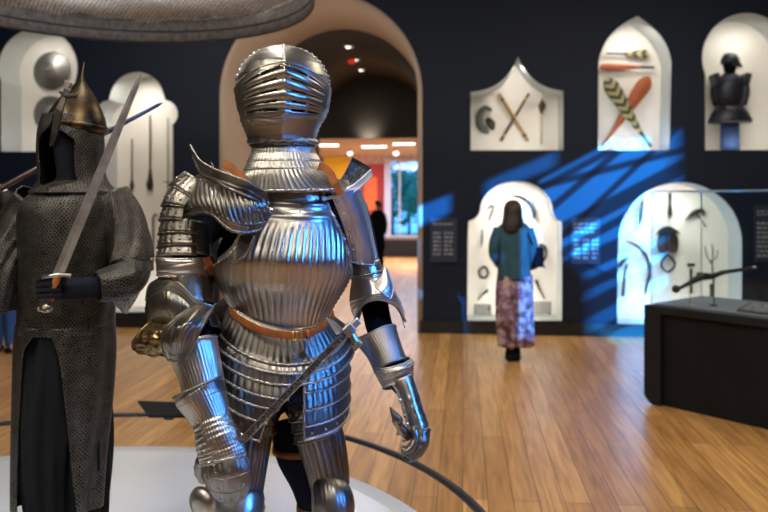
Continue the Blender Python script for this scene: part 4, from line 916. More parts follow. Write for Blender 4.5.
# long spear behind the head
sp_ = thing('long_spear', 'long thin spear slanting behind the pointed helmet', 'spear', C(45, 165, 2.75))
MB().add(*tubeg([C(-90, 237, 2.7), C(40, 167.5, 2.78)], .0105, 10)).obj('lower_shaft', mat('red_brown_lacquer', (.035, .010, .007), .45), sp_)
MB().add(*tubeg([C(40, 167.5, 2.78), C(100, 136, 2.81), C(158, 105, 2.84)], [.0105, .0095, .007], 10)).add(*tubeg([C(158, 105, 2.84), C(163, 102.5, 2.84)], [.007, .001], 8)).obj('upper_shaft', mat('blue_black_lacquer', (.03, .035, .07), .35, .3), sp_)

# ------------------------------------------------------------------ hanging canopy
cc = CW(-1.79, 4.82, 2.9); cn = thing('hanging_canopy', 'round metal mesh canopy hanging from the ceiling at the upper left', 'canopy', cc)
n = 96; g = MB(); RR = 1.33
def ringp(r, z, wob=.0): return [cc+Vector((r*math.cos(2*PI*i/n), r*math.sin(2*PI*i/n), z+wob*math.sin(i*1.7)+wob*math.sin(i*.53))) for i in range(n)]
v = ringp(RR, 0, .004)+ringp(RR+.01, .08)+ringp(RR-.01, .17); g.add(v, [(a*n+i, a*n+(i+1) % n, (a+1)*n+(i+1) % n, (a+1)*n+i) for a in range(2) for i in range(n)], [(i*RR*2*PI/n, z) for z in (0, .08, .17) for i in range(n)])
CB = mailmat('canopy_band_mesh', (.26, .26, .26), (.6, .6, .6), .024, rnd=.1, metal=.4)
g.obj('band', CB, cn, solid=.012)
for r, z in ((RR, .0), (RR-.01, .17), (RR+.005, .085)): MB().add(*tubeg(ringp(r, z)+[ringp(r, z)[0]], .008, 6, cap=False)).obj('hoop', RAILM, cn)
g = MB(); ru = random.Random(3); rad = [.05, .3, .55, .8, 1.0, 1.15, 1.24, 1.31]; v = []
for k, r in enumerate(rad):
    for i in range(n):
        a = 2*PI*i/n; z = .17+.06*(1-(r/RR)**2)+.012*math.sin(a*9+k*1.1)*(r > .3)+.01*math.sin(a*23+k*2)
        v.append(cc+Vector((r*math.cos(a), r*math.sin(a), z)))
uv = [(p.x, p.y) for p in v]
g.add(v, [(a*n+i, a*n+(i+1) % n, (a+1)*n+(i+1) % n, (a+1)*n+i) for a in range(len(rad)-1) for i in range(n)], uv)
g.obj('top_mesh', MESHM, cn)
for i in (0, 24, 48, 72): MB().add(*tubeg([ringp(RR, .17)[i], cc+Vector((0, 0, 1.7))], .003, 6)).obj('cable', RAILM, cn)
area('canopy_fill', cc+Vector((0, 0, .02)), cc+Vector((0, 0, 1)), 1.5, 1.5, 16, (1, .93, .88))  # added fill light with no fixture, brightens the mesh from below

# ------------------------------------------------------------------ visitor looking into the shouldered niche
W = thing('person', 'person with long dark hair, teal jacket and patterned purple skirt, seen from behind', 'person', (lambda p: (p.x, p.y, 0))(C(514, 360, 7.45)))
Z = 7.45
hair = mat('dark_brown_hair', (.02, .012, .009), .5, 0, bump=(60, .6, .01)); teal = mat('teal_denim', (.03, .10, .13), .85, 0, noise=(12, (.02, .07, .10), .2))
def jp(px, py, r, dz=0): return J(px, py, Z+dz, r)
skin('body', [jp(514, 278, 12), jp(513, 250, 11.5), jp(513, 230, 12), jp(514, 221, 4.5), jp(514, 214, 5.5, .02), jp(514, 206, 6.5),
              jp(500, 232, 5), jp(496, 252, 4.2, .02), jp(500, 262, 3.2, .18), jp(505, 254, 2.5, .3), jp(527, 232, 5), jp(532, 252, 4.2), jp(531, 266, 3.2, .12), jp(527, 262, 2.5, .26),
              jp(509, 288, 8), jp(509, 318, 5.5), jp(511, 349, 3.4), jp(510, 354, 2.6, .1), jp(520, 288, 8), jp(519, 318, 5.5), jp(517, 346, 3.4), jp(517, 351, 2.6, .1)],
     [(0, 1), (1, 2), (2, 3), (3, 4), (4, 5), (2, 6), (6, 7), (7, 8), (8, 9), (2, 10), (10, 11), (11, 12), (12, 13), (0, 14), (14, 15), (15, 16), (16, 17), (0, 18), (18, 19), (19, 20), (20, 21)], SKIN_, W)
def pl(name, keys, mt, par, **k): return limb(name, [(a, b, Z+c, d, e) for a, b, c, d, e in keys], mt, par, **k)
wavy = lambda a, k1: (lambda th, s: a*math.sin(k1*th+2*s)*s+a*.5*math.sin(2.3*k1*th-3*s))
pl('jacket', [(514, 221, 0, 6, 6), (514, 226, 0, 14, 9), (514, 234, 0, 18, 11), (513, 250, 0, 16, 12), (513, 265, 0, 15, 12), (514, 279, 0, 16.5, 12.5)], teal, W, n=30, m=64, fixed=True, disp=wavy(.010, 5), thick=.01)
for ks in ([(501, 229, 0, 6.5, 7), (496, 242, 0, 6.2, 7), (494.5, 254, .02, 5.5, 6), (499, 263, .16, 5, 5)], [(527, 229, 0, 6.5, 7), (531, 242, 0, 6, 7), (533, 255, .02, 5.5, 6), (531, 267, .12, 5, 5)]):
    pl('jacket_sleeve', ks, teal, W, n=20, m=32, disp=wavy(.008, 3), thick=.006)
pl('hair', [(513, 200, .0, 3, 3), (513, 202.5, 0, 7, 7), (513, 208, -.01, 9.2, 9.5), (513, 216, -.02, 9.8, 9.5), (513, 222, -.04, 10.6, 9), (512, 227, -.06, 9.5, 7.5), (511, 232, -.07, 6.5, 6), (510, 235, -.07, 3, 3)], hair, W, n=34, m=60, fixed=True, disp=lambda th, s: .006*math.sin(13*th)*s+.004*math.sin(29*th), thick=0, cap=True)
pat = mat('patterned_skirt_cloth', (.07, .035, .05), .85, 0, noise=(13, (.50, .36, .36), .09))
nt = pat.node_tree; rp = next(n for n in nt.nodes if n.type == 'VALTORGB'); e = rp.color_ramp.elements.new(.5); e.color = (.15, .09, .25, 1); e = rp.color_ramp.elements.new(.47); e.color = (.30, .15, .10, 1)
for ks in ([(510, 276, 0, 12, 11.5), (508, 290, 0, 11.5, 12), (507, 315, 0, 10, 11), (508, 346, 0, 8.5, 9)], [(520, 276, 0, 12, 11.5), (521, 290, 0, 11.5, 12), (522, 315, 0, 10.5, 11), (523, 346, 0, 9.5, 9)]):
    pl('trouser_leg', ks, pat, W, n=30, m=50, disp=wavy(.012, 6), thick=.006)
for px, py in ((510, 358), (516, 355)):
    b = C(px, py, Z+.02); b.z = .035; MB().add(*ballg(b, .05, (1.0, 2.4, .85))).add(*latheg([(.05, 0), (.045, .08), (.04, .12)], b-UP*.02, UP, 16)).obj('shoe', CLOTH, W)
bg_ = thing('shoulder_bag', 'small dark shoulder bag hanging at the side of the teal-jacketed visitor', 'bag', C(538, 255, Z))
MB().add(*boxg(C(538, 257, Z), .10, .12, .20, Matrix.Rotation(YAW, 3, 'Z'))).obj('pouch', CLOTH, bg_, smooth=False, bevel=.02)
MB().add(*tubeg([C(534, 248, Z-.05), C(529, 236, Z-.12), C(526, 226, Z-.03), C(531, 234, Z+.1), C(538, 248, Z+.05)], .008, 6)).obj('strap', CLOTH, bg_)

# visitor at the far left, mostly behind the mail figure
Z = 7.9
W2 = thing('person', 'person in green top and blue jeans partly hidden behind the mail figure', 'person', (lambda p: (p.x, p.y, 0))(C(4, 351, Z)))
skin('body', [jp(4, 272, 11), jp(4, 245, 11), jp(4, 224, 12), jp(4, 214, 5), jp(4, 207, 5.5), jp(4, 199, 7), jp(-9, 226, 5), jp(-14, 248, 4), jp(-12, 266, 3), jp(17, 226, 5), jp(20, 248, 4), jp(16, 264, 3, .2),
              jp(-2, 285, 7.5), jp(-2, 315, 5), jp(-3, 345, 3.2), jp(-3, 349, 3, -.12), jp(10, 285, 7.5), jp(11, 315, 5), jp(12, 345, 3.2), jp(12, 349, 3, -.12)],
     [(0, 1), (1, 2), (2, 3), (3, 4), (4, 5), (2, 6), (6, 7), (7, 8), (2, 9), (9, 10), (10, 11), (0, 12), (12, 13), (13, 14), (14, 15), (0, 16), (16, 17), (17, 18), (18, 19)], SKIN_, W2)
GRN = mat('green_jersey', (.03, .16, .05), .85); JN = mat('blue_denim', (.03, .09, .26), .85, noise=(20, (.02, .06, .18), .2))
pl('shirt', [(4, 214, 0, 6, 6), (4, 219, 0, 15, 9), (4, 228, 0, 17, 11), (4, 250, 0, 14, 11), (4, 274, 0, 14.5, 11.5)], GRN, W2, n=24, m=50, fixed=True, disp=wavy(.01, 5), thick=.006)
for sx in (-1, 1): pl('shirt_sleeve', [(4+sx*12, 224, 0, 6, 6.5), (4+sx*16, 238, 0, 5.8, 6.5), (4+sx*17, 250, 0, 5.5, 6)], GRN, W2, n=12, m=30, thick=.006)
for sx in (-1, 1): pl('jeans_leg', [(4+sx*6, 270, 0, 9, 10.5), (4+sx*6.5, 290, 0, 8.5, 9.5), (4+sx*7, 318, 0, 6.5, 7), (4+sx*7.5, 345, 0, 5.5, 6)], JN, W2, n=24, m=36, disp=wavy(.006, 4), thick=.006)
pl('hair', [(4, 190.5, 0, 3, 3), (4, 193, 0, 8, 8), (4.5, 200, 0, 10, 10), (5, 207, 0, 9, 9), (5, 213, 0, 6, 6)], hair, W2, n=20, m=40, fixed=True, disp=lambda th, s: .01*math.sin(9*th)+.006*math.sin(19*th), thick=0, cap=True)
for sx in (-1, 1):
    b = C(4+sx*7.5, 348, Z-.05); b.z = .035; MB().add(*ballg(b, .05, (1.0, 2.4, .85))).obj('shoe', CLOTH, W2)

# visitor in the hall beyond the arch
Z = 15.5
W3 = thing('person', 'small distant figure in dark clothes walking in the hall beyond the arch', 'person', (lambda p: (p.x, p.y, 0))(C(378, 277, Z)))
skin('body', [jp(378, 238, 4.5), jp(378, 222, 5), jp(378, 214, 5), jp(378, 210, 2), jp(378, 204, 2.9), jp(372, 216, 2.2), jp(370, 228, 1.8), jp(372, 236, 1.4), jp(384, 216, 2.2), jp(385, 228, 1.8), jp(383, 236, 1.4),
              jp(376, 244, 3.4), jp(375, 260, 2.4), jp(374, 274, 1.6), jp(373, 276, 1.4, -.12), jp(380, 244, 3.4), jp(381, 260, 2.4), jp(383, 273, 1.6), jp(382, 275, 1.4, -.12)],
     [(0, 1), (1, 2), (2, 3), (3, 4), (2, 5), (5, 6), (6, 7), (2, 8), (8, 9), (9, 10), (0, 11), (11, 12), (12, 13), (13, 14), (0, 15), (15, 16), (16, 17), (17, 18)], SKIN_, W3)
pl('coat', [(378, 210, 0, 3, 3), (378, 212.5, 0, 6, 4), (378, 220, 0, 7, 5), (378, 236, 0, 6.5, 5), (378, 250, 0, 7, 5.5)], CLOTH, W3, n=20, m=36, fixed=True, thick=.01)
for sx in (-1, 1):
    pl('coat_sleeve', [(378+sx*5, 214, 0, 2.6, 2.6), (378+sx*7, 224, 0, 2.5, 2.6), (378+sx*6, 234, 0, 2.2, 2.3)], CLOTH, W3, n=10, m=20, thick=.006)
    pl('trouser_leg', [(378+sx*2, 246, 0, 3.5, 4), (378+sx*3, 262, 0, 2.8, 3), (378+sx*4, 274, 0, 2.2, 2.4)], CLOTH, W3, n=10, m=20, thick=.006)
pl('hair', [(378, 200, 0, 1, 1), (378, 201, 0, 2.8, 2.8), (378.5, 204, .02, 3.5, 3.5), (379, 209, .03, 2.8, 2.6)], hair, W3, n=12, m=24, fixed=True, thick=0, cap=True)
# ------------------------------------------------------------------ pieces hung in the niches
BY = WY+ND-.004                                    # face of the niche back
def Q(px, py, off=.05): return PL(px, py, BY-off)
def item(name, label, cat, px, py, group=None): return thing(name, label, cat, Q(px, py), group)
def slab(name, pts, m, par, d=.03, off=.05, **k):
    return MB().add(*prismg([Q(x, y, off) for x, y in pts], (0, d, 0))).obj(name, m, par, smooth=False, **k)
def rod(name, pts, r, m, par, off=.05, seg=10, **k):
    if isinstance(r, (int, float)): r = [r]*len(pts)
    P3 = [Q(x, y, off) for x, y in pts]
    if len(pts) > 2:
        n = (len(pts)-1)*5; K_ = [(*p, q) for p, q in zip(P3, r)]; s = [cr(K_, i/5) for i in range(n+1)]
        P3 = [Vector(q[:3]) for q in s]; r = [max(.001, q[3]) for q in s]
    return MB().add(*tubeg(P3, list(r), seg)).obj(name, m, par, **k)
def peg(par, px, py): MB().add(*tubeg([Q(px, py, .055), Q(px, py, -.002)], .004, 6)).obj('mount_peg', IRON, par)
SHM = mat('beaten_steel_shield', (.27, .26, .25), .45, 1, bump=(40, .3, .003))
for px, py, r, lab in ((52, 71, .25, 'round conical steel shield, the upper of two in the horseshoe niche'), (51, 114, .235, 'round conical steel shield below another, behind the pointed helmet')):
    t = item('round_shield', lab, 'shield', px, py, 'round steel shields'); c = Q(px, py, .02)
    MB().add(*latheg([(r, 0), (r+.006, .006), (r-.008, .012), (r*.93, .012), (r*.5, .045), (r*.12, .09), (.03, .10)], c, Vector((0, -1, 0)), 48)).obj('bowl', SHM, t)
    MB().add(*latheg([(.035, .098), (.03, .11), (.008, .13), (.001, .135)], c, Vector((0, -1, 0)), 24)).obj('boss', DSTEEL, t)
# trefoil niche: long arms
for k, (x, y0, y1, lab) in enumerate(((132, 139, 192, 'thin long arrow-like spear hanging left in the trefoil niche'), (150, 115, 190, 'long club with a thick butt hanging in the middle of the trefoil niche'), (168, 118, 200, 'slender mace hanging right in the trefoil niche'), (154, 214, 256, 'short hooked staff low in the trefoil niche'))):
    t = item('hanging_weapon', lab, 'weapon', x, (y0+y1)/2, 'weapons in the trefoil niche')
    if k == 0: rod('shaft', [(x, y0), (x, y1-12)], .009, WOODH, t); rod('head', [(x, y1-14), (x, y1-6), (x, y1)], [.008, .028, .01], IRON, t)
    if k == 1: rod('shaft', [(x, y0), (x, y1-20)], .011, WOODH, t); rod('butt', [(x, y1-22), (x, y1-12), (x-.5, y1-5), (x, y1)], [.012, .03, .045, .03], IRON, t)
    if k == 2: rod('shaft', [(x, y0), (x, y1-8)], .008, WOODH, t); rod('head', [(x, y1-10), (x, y1-4), (x, y1)], [.01, .035, .02], IRON, t); rod('cross_piece', [(x-5, y1-18), (x+4, y1-18)], .007, IRON, t)
    if k == 3: rod('shaft', [(x-1, y1), (x-1, y0+10), (x-1, y0+4), (x+2, y0), (x+4, y0+5)], [.012, .012, .012, .010, .006], IRON, t); rod('grip', [(x-1, y1-10), (x-1, y1)], .018, WOODH, t)
    peg(t, x, y0+8)
for x, lab in ((122, 'thin cane partly hidden by the raised sword in the trefoil niche'), (163, 'slim rod low on the right of the trefoil niche')):
    t = item('hanging_weapon', lab, 'weapon', x, 250, 'weapons in the trefoil niche'); rod('shaft', [(x, 225), (x, 290)], .010, WOODH, t); rod('head', [(x, 222), (x, 228)], [.02, .012], IRON, t); peg(t, x, 240)
# ogee niche
t = item('curved_horn', 'dark curled fur-trimmed horn at the left of the ogee niche', 'horn', 486, 122)
rod('curve', [(492, 110), (485, 108), (480, 114), (480, 124), (484, 130), (489, 133)], [.02, .035, .045, .05, .045, .02], mat('grey_horn', (.10, .10, .09), .5, noise=(20, (.04, .04, .035), .1)), t)
rod('tuft', [(487, 118), (491, 124), (493, 130)], [.03, .055, .02], IRON, t); peg(t, 486, 110)
for k, (a, b, m, lab) in enumerate((((499, 94), (528, 141), mat('gold_stick', (.35, .20, .06), .45), 'golden stick crossing over a dark one in the ogee niche'), ((529, 93.5), (500.5, 141), mat('brown_stick', (.09, .045, .03), .5), 'dark brown stick crossed with a golden one in the ogee niche'))):
    t = item('crossed_stick', lab, 'weapon', 514, 117); rod('shaft', [a, b], [.024, .017] if k == 0 else [.018, .022], m, t, off=.05+.05*k)
    for s in (.12, .5, .88): MB().add(*tubeg([Q(a[0]+(b[0]-a[0])*(s-.02), a[1]+(b[1]-a[1])*(s-.02), .05+.05*k), Q(a[0]+(b[0]-a[0])*(s+.02), a[1]+(b[1]-a[1])*(s+.02), .05+.05*k)], .025, 10)).obj('ring', BRASS if k else IRON, t)
    peg(t, 514, 118)
t = item('flanged_mace', 'brown spear-headed mace standing at the right of the ogee niche', 'weapon', 541, 122)
rod('shaft', [(541.5, 144), (541.5, 112)], .012, BONE, t); rod('head', [(541.5, 114), (541.5, 110), (542, 105.5), (542, 101), (542, 98)], [.012, .03, .048, .015, .004], WOODH, t, seg=8); peg(t, 541, 125)
# lancet niche: painted clubs
def chev(name, c1, c2, k):
    m = mat(name, c1, .5); nt = m.node_tree; b = nt.nodes['Principled BSDF']; tc = nt.nodes.new('ShaderNodeTexCoord')
    s = nt.nodes.new('ShaderNodeSeparateXYZ'); nt.links.new(tc.outputs['UV'], s.inputs[0])
    def M_(op, a, b_=None):
        n = nt.nodes.new('ShaderNodeMath'); n.operation = op
        for i, q in enumerate((a, b_)):
            if q is None: continue
            if isinstance(q, (int, float)): n.inputs[i].default_value = q
            else: nt.links.new(q, n.inputs[i])
        return n.outputs[0]
    z = M_('ADD', M_('MULTIPLY', s.outputs[1], k), M_('MULTIPLY', M_('ABSOLUTE', s.outputs[0]), k*.8)); f = M_('GREATER_THAN', M_('FRACT', z), .5)
    mx = nt.nodes.new('ShaderNodeMixRGB'); mx.inputs[1].default_value = (*c1, 1); mx.inputs[2].default_value = (*c2, 1); nt.links.new(f, mx.inputs[0]); nt.links.new(mx.outputs[0], b.inputs['Base Color']); return m
CH = chev('green_cream_chevron', (.42, .33, .16), (.02, .055, .035), 9.5); ORG = mat('orange_lacquer_wood', (.38, .10, .03), .45, noise=(12, (.32, .06, .015), .2))
def paddle(name, A, B, prof, m, t, off=.06):
    """Flattened club along A->B (px); prof: (fraction, half width m)."""
    a, b = Q(*A, off), Q(*B, off); ax = (b-a).normalized(); sd = ax.cross(Vector((0, 1, 0))).normalized(); v, f, uv = [], [], []; n = 14; L = (b-a).length
    ks = [(cr(prof, i/4)) for i in range((len(prof)-1)*4+1)]
    for s, h in ks:
        h = max(h, .002)
        for k in range(n):
            th = 2*PI*k/n; v.append(a+ax*L*s+sd*math.cos(th)*h+Vector((0, 1, 0))*math.sin(th)*h*.4); uv.append((math.cos(th)*h, L*s))
    f = [(i*n+k, i*n+(k+1) % n, (i+1)*n+(k+1) % n, (i+1)*n+k) for i in range(len(ks)-1) for k in range(n)]+[tuple(range(n))[::-1], tuple((len(ks)-1)*n+k for k in range(n))]
    return MB().add(v, f, uv).obj(name, m, t)
DKG = mat('dark_green_grip', (.02, .03, .02), .5)
t = item('painted_club', 'small green and cream chevron club lying level at the top of the lancet niche', 'club', 628, 54)
paddle('blade', (649, 54), (624, 54), [(0, .02), (.2, .06), (.6, .04), (1, .014)], CH, t); rod('handle', [(626, 54), (606.5, 53.5)], [.014, .012], DKG, t, off=.06); peg(t, 630, 54)
t = item('painted_club', 'plain orange club lying level in the lancet niche', 'club', 625, 67)
paddle('blade', (600, 67), (642, 67), [(0, .03), (.15, .045), (.5, .04), (1, .014)], ORG, t); rod('handle', [(640, 67), (654, 67.5)], [.014, .017], DKG, t, off=.06); peg(t, 620, 67)
t = item('painted_club', 'large orange paddle club crossed behind the chevron one in the lancet niche', 'club', 628, 110)
paddle('blade', (649, 77), (614, 130), [(0, .03), (.1, .082), (.25, .09), (.6, .06), (1, .025)], ORG, t, .05); paddle('handle', (615, 128.5), (602, 146), [(0, .026), (.5, .018), (1, .014)], mat('orange_handle', (.4, .12, .03), .5), t, .05); peg(t, 628, 108)
t = item('painted_club', 'large green and cream chevron club crossed over the orange paddle', 'club', 628, 108)
paddle('blade', (606, 78), (640, 132), [(0, .03), (.1, .085), (.25, .095), (.6, .07), (1, .03)], CH, t, .13); paddle('handle', (639, 130.5), (651, 147), [(0, .03), (.5, .02), (1, .02)], DKG, t, .13); MB().add(*tubeg([Q(628, 112, .13), Q(628, 112, 0)], .005, 6)).obj('mount_peg', IRON, t)
# horseshoe niche, right: dark lamellar armour bust on a blue post
cy = WY+.22
def L_(px, py, y=cy): return PL(px, py, y)
pb = L_(729, 150); t = thing('dark_armour_bust', 'dark lamellar armour bust with brimmed hat on a blue post in the horseshoe niche', 'armour', (pb.x, cy, L_(729, 150.5, WY+.1).z))
LAC = mat('dark_blue_lacquer', (.035, .04, .055), .4, .3, noise=(12, (.015, .017, .03), .15))
def vl(name, prof, m, sy=.7, sx=1):
    c = L_(730, 150); g = MB(); v, f, uv = latheg([(r*.0122, 0) for y, r in prof], (0, 0, 0), UP, 28); v = []
    for y, r in prof:
        p = L_(730, y)
        for k in range(28): th = 2*PI*k/28; v.append(p+Vector((math.cos(th)*r*.0119*sx, math.sin(th)*r*.0119*sy, 0)))
    return g.add(v, f, uv).obj(name, m, t)
vl('post', [(152, 9), (118, 9)], mat('blue_post_cloth', (.02, .05, .16), .8))
vl('skirt', [(123, 20.5), (121, 21), (112, 17), (104, 11)], LAC)
vl('body', [(106, 12), (98, 14), (88, 15), (80, 14), (75, 8), (73, 5)], LAC)
vl('face', [(74, 4.5), (68, 6), (62, 7), (58, 6)], CLOTH, 1)
hb = vl('hat', [(64, 8.5), (62, 9), (58, 8), (54, 5.5), (53, 2)], LAC, 1)
MB().add(*prismg([L_(733, 65, cy-.1), L_(743, 67, cy-.1), L_(740, 62, cy-.1), L_(733, 61, cy-.1)], (0, .14, .02))).obj('brim', LAC, hb, smooth=False)
for s in (-1, 1):
    x = 730+s*15; MB().add(*boxg(L_(x, 80, cy), .07, .20, .14, Matrix.Rotation(s*.25, 3, 'Y'))).obj('shoulder_guard', LAC, t, smooth=False, bevel=.01)
    limb('sleeve', [(730+s*13, 78, 9.0, 4, 5), (730+s*15, 92, 9.0, 4.5, 5), (730+s*13, 104, 8.95, 3.5, 4)], LAC, t, n=8, m=16)
# shouldered niche behind the visitor
def blade_item(name, label, cat, pts, r, m=IRON, group=None, grip=None):
    t = item(name, label, cat, pts[0][0], pts[0][1], group); rod('body', pts, r, m, t)
    if grip: rod('grip', grip, .018, WOODH, t)
    peg(t, *pts[len(pts)//2]); return t
blade_item('curved_sabre', 'long curved dark sabre arching over the top of the shouldered niche', 'weapon', [(512, 196), (520, 197), (529, 203), (534, 212), (534, 219)], [.012, .022, .024, .024, .012])
blade_item('hooked_blade', 'pale hooked blade at the upper left of the shouldered niche', 'weapon', [(487, 209), (491, 206), (494, 207), (492, 213), (489, 220)], [.006, .015, .012, .01, .008], GREY)
blade_item('thin_dagger', 'thin upright dagger at the left of the shouldered niche', 'weapon', [(482, 229), (482, 240), (481, 247)], [.006, .014, .006], GREY)
t = blade_item('coiled_whip', 'coiled dark whip left of the visitor in the shouldered niche', 'weapon', [(481, 268), (479, 272), (481, 277), (486, 277), (488, 272), (485, 267), (481, 268)], [.016]*7)
blade_item('short_axe', 'small axe low at the left of the shouldered niche', 'weapon', [(478, 300), (482, 295), (488, 290)], [.01, .012, .02])
blade_item('bow_frame', 'dark angular bow frame right of the visitor', 'weapon', [(539, 245), (545, 247), (546, 256), (542, 263), (545, 268)], [.02, .02, .014, .02, .01])
blade_item('short_sword', 'short straight sword low at the right of the shouldered niche', 'weapon', [(536, 280), (540, 290), (545, 299)], [.022, .014, .006])
def card(label, x0, y0, x1, y1, m=GREY, rows=3, off=.01, y=None, group=None, lm_=None, thick=.012):
    yy = (BY if y is None else y)
    a, b = PL(x0, y1, yy-off), PL(x1, y0, yy-off); t = thing('text_panel', label, 'label', ((a.x+b.x)/2, yy-off, a.z), group)
    g = MB().add(*boxg(((a.x+b.x)/2, yy-off/2-.0, (a.z+b.z)/2), b.x-a.x, thick, b.z-a.z)); rnd = random.Random(int(x0*7+y0)); h = (b.z-a.z)
    for r in range(rows):
        z = b.z-h*(r+.7)/(rows+.6); x = a.x+(b.x-a.x)*.08
        while x < b.x-(b.x-a.x)*.12:
            w_ = (b.x-a.x)*rnd.uniform(.05, .16)
            if x+w_ > b.x-(b.x-a.x)*.06: break
            g.add(*boxg((x+w_/2, yy-off/2-thick/2-.001, z), w_, .001, h*.28/rows), m=1); x += w_+(b.x-a.x)*.04
    g.obj('board', [m, lm_ or CREAM], t, smooth=False)
card('small grey caption card at the lower left of the shouldered niche', 474, 304.5, 491, 316, rows=4)
card('small grey caption card at the lower right of the shouldered niche', 533, 302, 551, 316.5, rows=4)
PNB = mat('blue_grey_panel', (.02, .035, .075), .6); PRT = mat('pale_print', (.30, .34, .42), .6)
def wallpanel(label, x0, y0, x1, y1, blocks, m=PNB):
    a, b = PL(x0, y1, WY-.012), PL(x1, y0, WY-.012); t = thing('text_panel', label, 'label', ((a.x+b.x)/2, WY-.01, a.z), 'wall text panels')
    g = MB().add(*boxg(((a.x+b.x)/2, WY-.008, (a.z+b.z)/2), b.x-a.x, .014, b.z-a.z)); rnd = random.Random(x0)
    for bx0, by0, bx1, by1, rows in blocks:
        p, q = PL(bx0, by1, WY-.017), PL(bx1, by0, WY-.017)
        for r in range(rows):
            z = q.z-(q.z-p.z)*(r+.5)/rows; x = p.x
            while x < q.x-.01:
                w_ = min(rnd.uniform(.02, .07), q.x-x); g.add(*boxg((x+w_/2, WY-.0165, z), w_, .002, (q.z-p.z)/rows*.5), m=1); x += w_+.014
    g.obj('board', [m, PRT], t, smooth=False)
wallpanel('blue-lit wall text panel between the arch and the shouldered niche', 430, 218, 457, 262, [(433, 222, 453, 226, 1), (433, 231, 441, 256, 6), (444, 231, 453, 256, 6)])
wallpanel('blue-lit wall text panel between the two lower niches', 571, 218, 600, 264, [(574, 222, 596, 234, 3), (574, 238, 580, 260, 5), (583, 238, 589, 260, 5), (592, 238, 598, 260, 5)])
wallpanel('dim wall text panel right of the arched niche behind glass', 754, 205, 776, 262, [(757, 210, 772, 216, 2), (757, 221, 772, 258, 8)])
# arched niche, right
blade_item('leaf_blade', 'dark leaf-shaped blade hanging at the upper left of the arched niche', 'weapon', [(643, 198), (642, 206), (641.5, 216), (640, 227)], [.006, .016, .02, .006])
blade_item('dagger', 'dark dagger hanging point down at the top of the arched niche', 'weapon', [(670, 193), (670, 203), (670, 211), (669.5, 219)], [.02, .014, .026, .004])
t = blade_item('crow_axe', 'bird-shaped dark axe at the upper right of the arched niche', 'weapon', [(685, 221), (691, 215), (697, 211), (703, 211), (704, 217)], [.005, .02, .028, .018, .006])
rod('leg', [(697, 214), (701, 219), (706, 227)], [.012, .008, .010], IRON, t)
t = item('face_mask', 'brown shield-like mask with crescent crest and diamond pendant in the arched niche', 'mask', 668, 243)
BRN = mat('brown_leather_mask', (.08, .05, .04), .5, noise=(20, (.04, .025, .02), .2))
slab('mask', [(659, 236), (661, 233), (668, 232), (675, 233), (678, 236), (679, 244), (677, 252), (672, 253), (668, 251), (664, 253), (660, 252), (658, 244)], BRN, t, .05, .06)
slab('crest', [(656, 235), (659, 230), (664, 227), (668, 226), (672, 227), (677, 230), (681, 235), (674, 233), (668, 232.5), (662, 233)], IRON, t, .03, .13)
rod('ridge', [(668, 232), (668, 251)], .015, BRN, t, off=.075); rod('pendant', [(668, 254), (675, 264), (668, 272), (661, 264), (668, 254)], .014, IRON, t); peg(t, 668, 240)
blade_item('curved_sabre', 'long curved dark sabre at the left of the arched niche', 'weapon', [(626, 241), (634, 244), (642, 250), (648, 260), (650, 272), (647, 286), (646, 294)], [.006, .014, .018, .02, .02, .02, .014])
t = blade_item('short_axe', 'short dark axe with curved blade at the lower left of the arched niche', 'weapon', [(623, 296), (624, 284), (625.5, 272), (627, 264)], [.022, .016, .014, .014])
rod('blade', [(619, 267), (623, 261), (629, 257)], [.02, .028, .006], IRON, t)
t = blade_item('iron_mace', 'stubby iron mace upright at the bottom of the arched niche', 'weapon', [(691, 293), (691, 280), (691, 268)], [.018, .014, .016])
rod('head', [(687.5, 265), (694.5, 265)], .022, IRON, t)
t = blade_item('forked_spear', 'thin forked dark spear at the right of the arched niche', 'weapon', [(713, 298), (713, 280), (712, 262)], [.008, .008, .008])
rod('prong', [(712, 264), (707, 256), (705, 246)], .006, IRON, t); rod('prong', [(712, 264), (713, 252), (712, 244)], .006, IRON, t); rod('prong', [(709, 262), (716, 258), (718, 250)], .005, IRON, t)
blade_item('club_end', 'short dark club partly seen above the case in the arched niche', 'weapon', [(711, 284), (711, 292), (711, 300)], [.02, .014, .014])

# ------------------------------------------------------------------ display case at the right
A, B = C(644, 403, 5.89), C(768, 432, 5.15); A.z = B.z = 0
ux = (B-A).normalized(); uy = Vector((-ux.y, ux.x, 0)); 
if uy.y < 0: uy = -uy
CL, CWd, CHt = 2.3, .85, .775
Rm = Matrix((ux, uy, UP)).transposed()
def cb(x0, x1, y0, y1, z0, z1): return boxg(A+ux*(x0+x1)/2+uy*(y0+y1)/2+UP*(z0+z1)/2, x1-x0, y1-y0, z1-z0, Rm)
t = thing('display_case', 'long black display case with a glass hood at the right edge', 'case', A+ux*CL/2+uy*CWd/2)
CASEM = mat('case_black', (.007, .008, .010), .5, 0, spec=.25, noise=(3, (.015, .016, .02), .3))
MB().add(*cb(.12, CL-.12, .05, CWd-.05, 0, CHt-.05)).obj('base', DARKWOOD, t, smooth=False, bevel=.004)
lg = [(.04, 0), (.10, 0)]
side = [A+ux*x+UP*z for x, z in [(.03, .03), (.05, .012), (.09, 0), (.14, 0), (.14, CHt-.05), (.0, CHt-.05), (.0, .08), (.01, .05)]]
MB().add(*prismg(side, uy*CWd)).obj('end_panel', CASEM, t, smooth=False)
side = [A+ux*(CL-x)+UP*z for x, z in [(.03, .03), (.05, .012), (.09, 0), (.14, 0), (.14, CHt-.05), (.0, CHt-.05), (.0, .08), (.01, .05)]]
MB().add(*prismg(side, uy*CWd)).obj('end_panel', CASEM, t, smooth=False)
MB().add(*cb(0, CL, 0, CWd, CHt-.06, CHt)).obj('top', CASEM, t, smooth=False, bevel=.006)
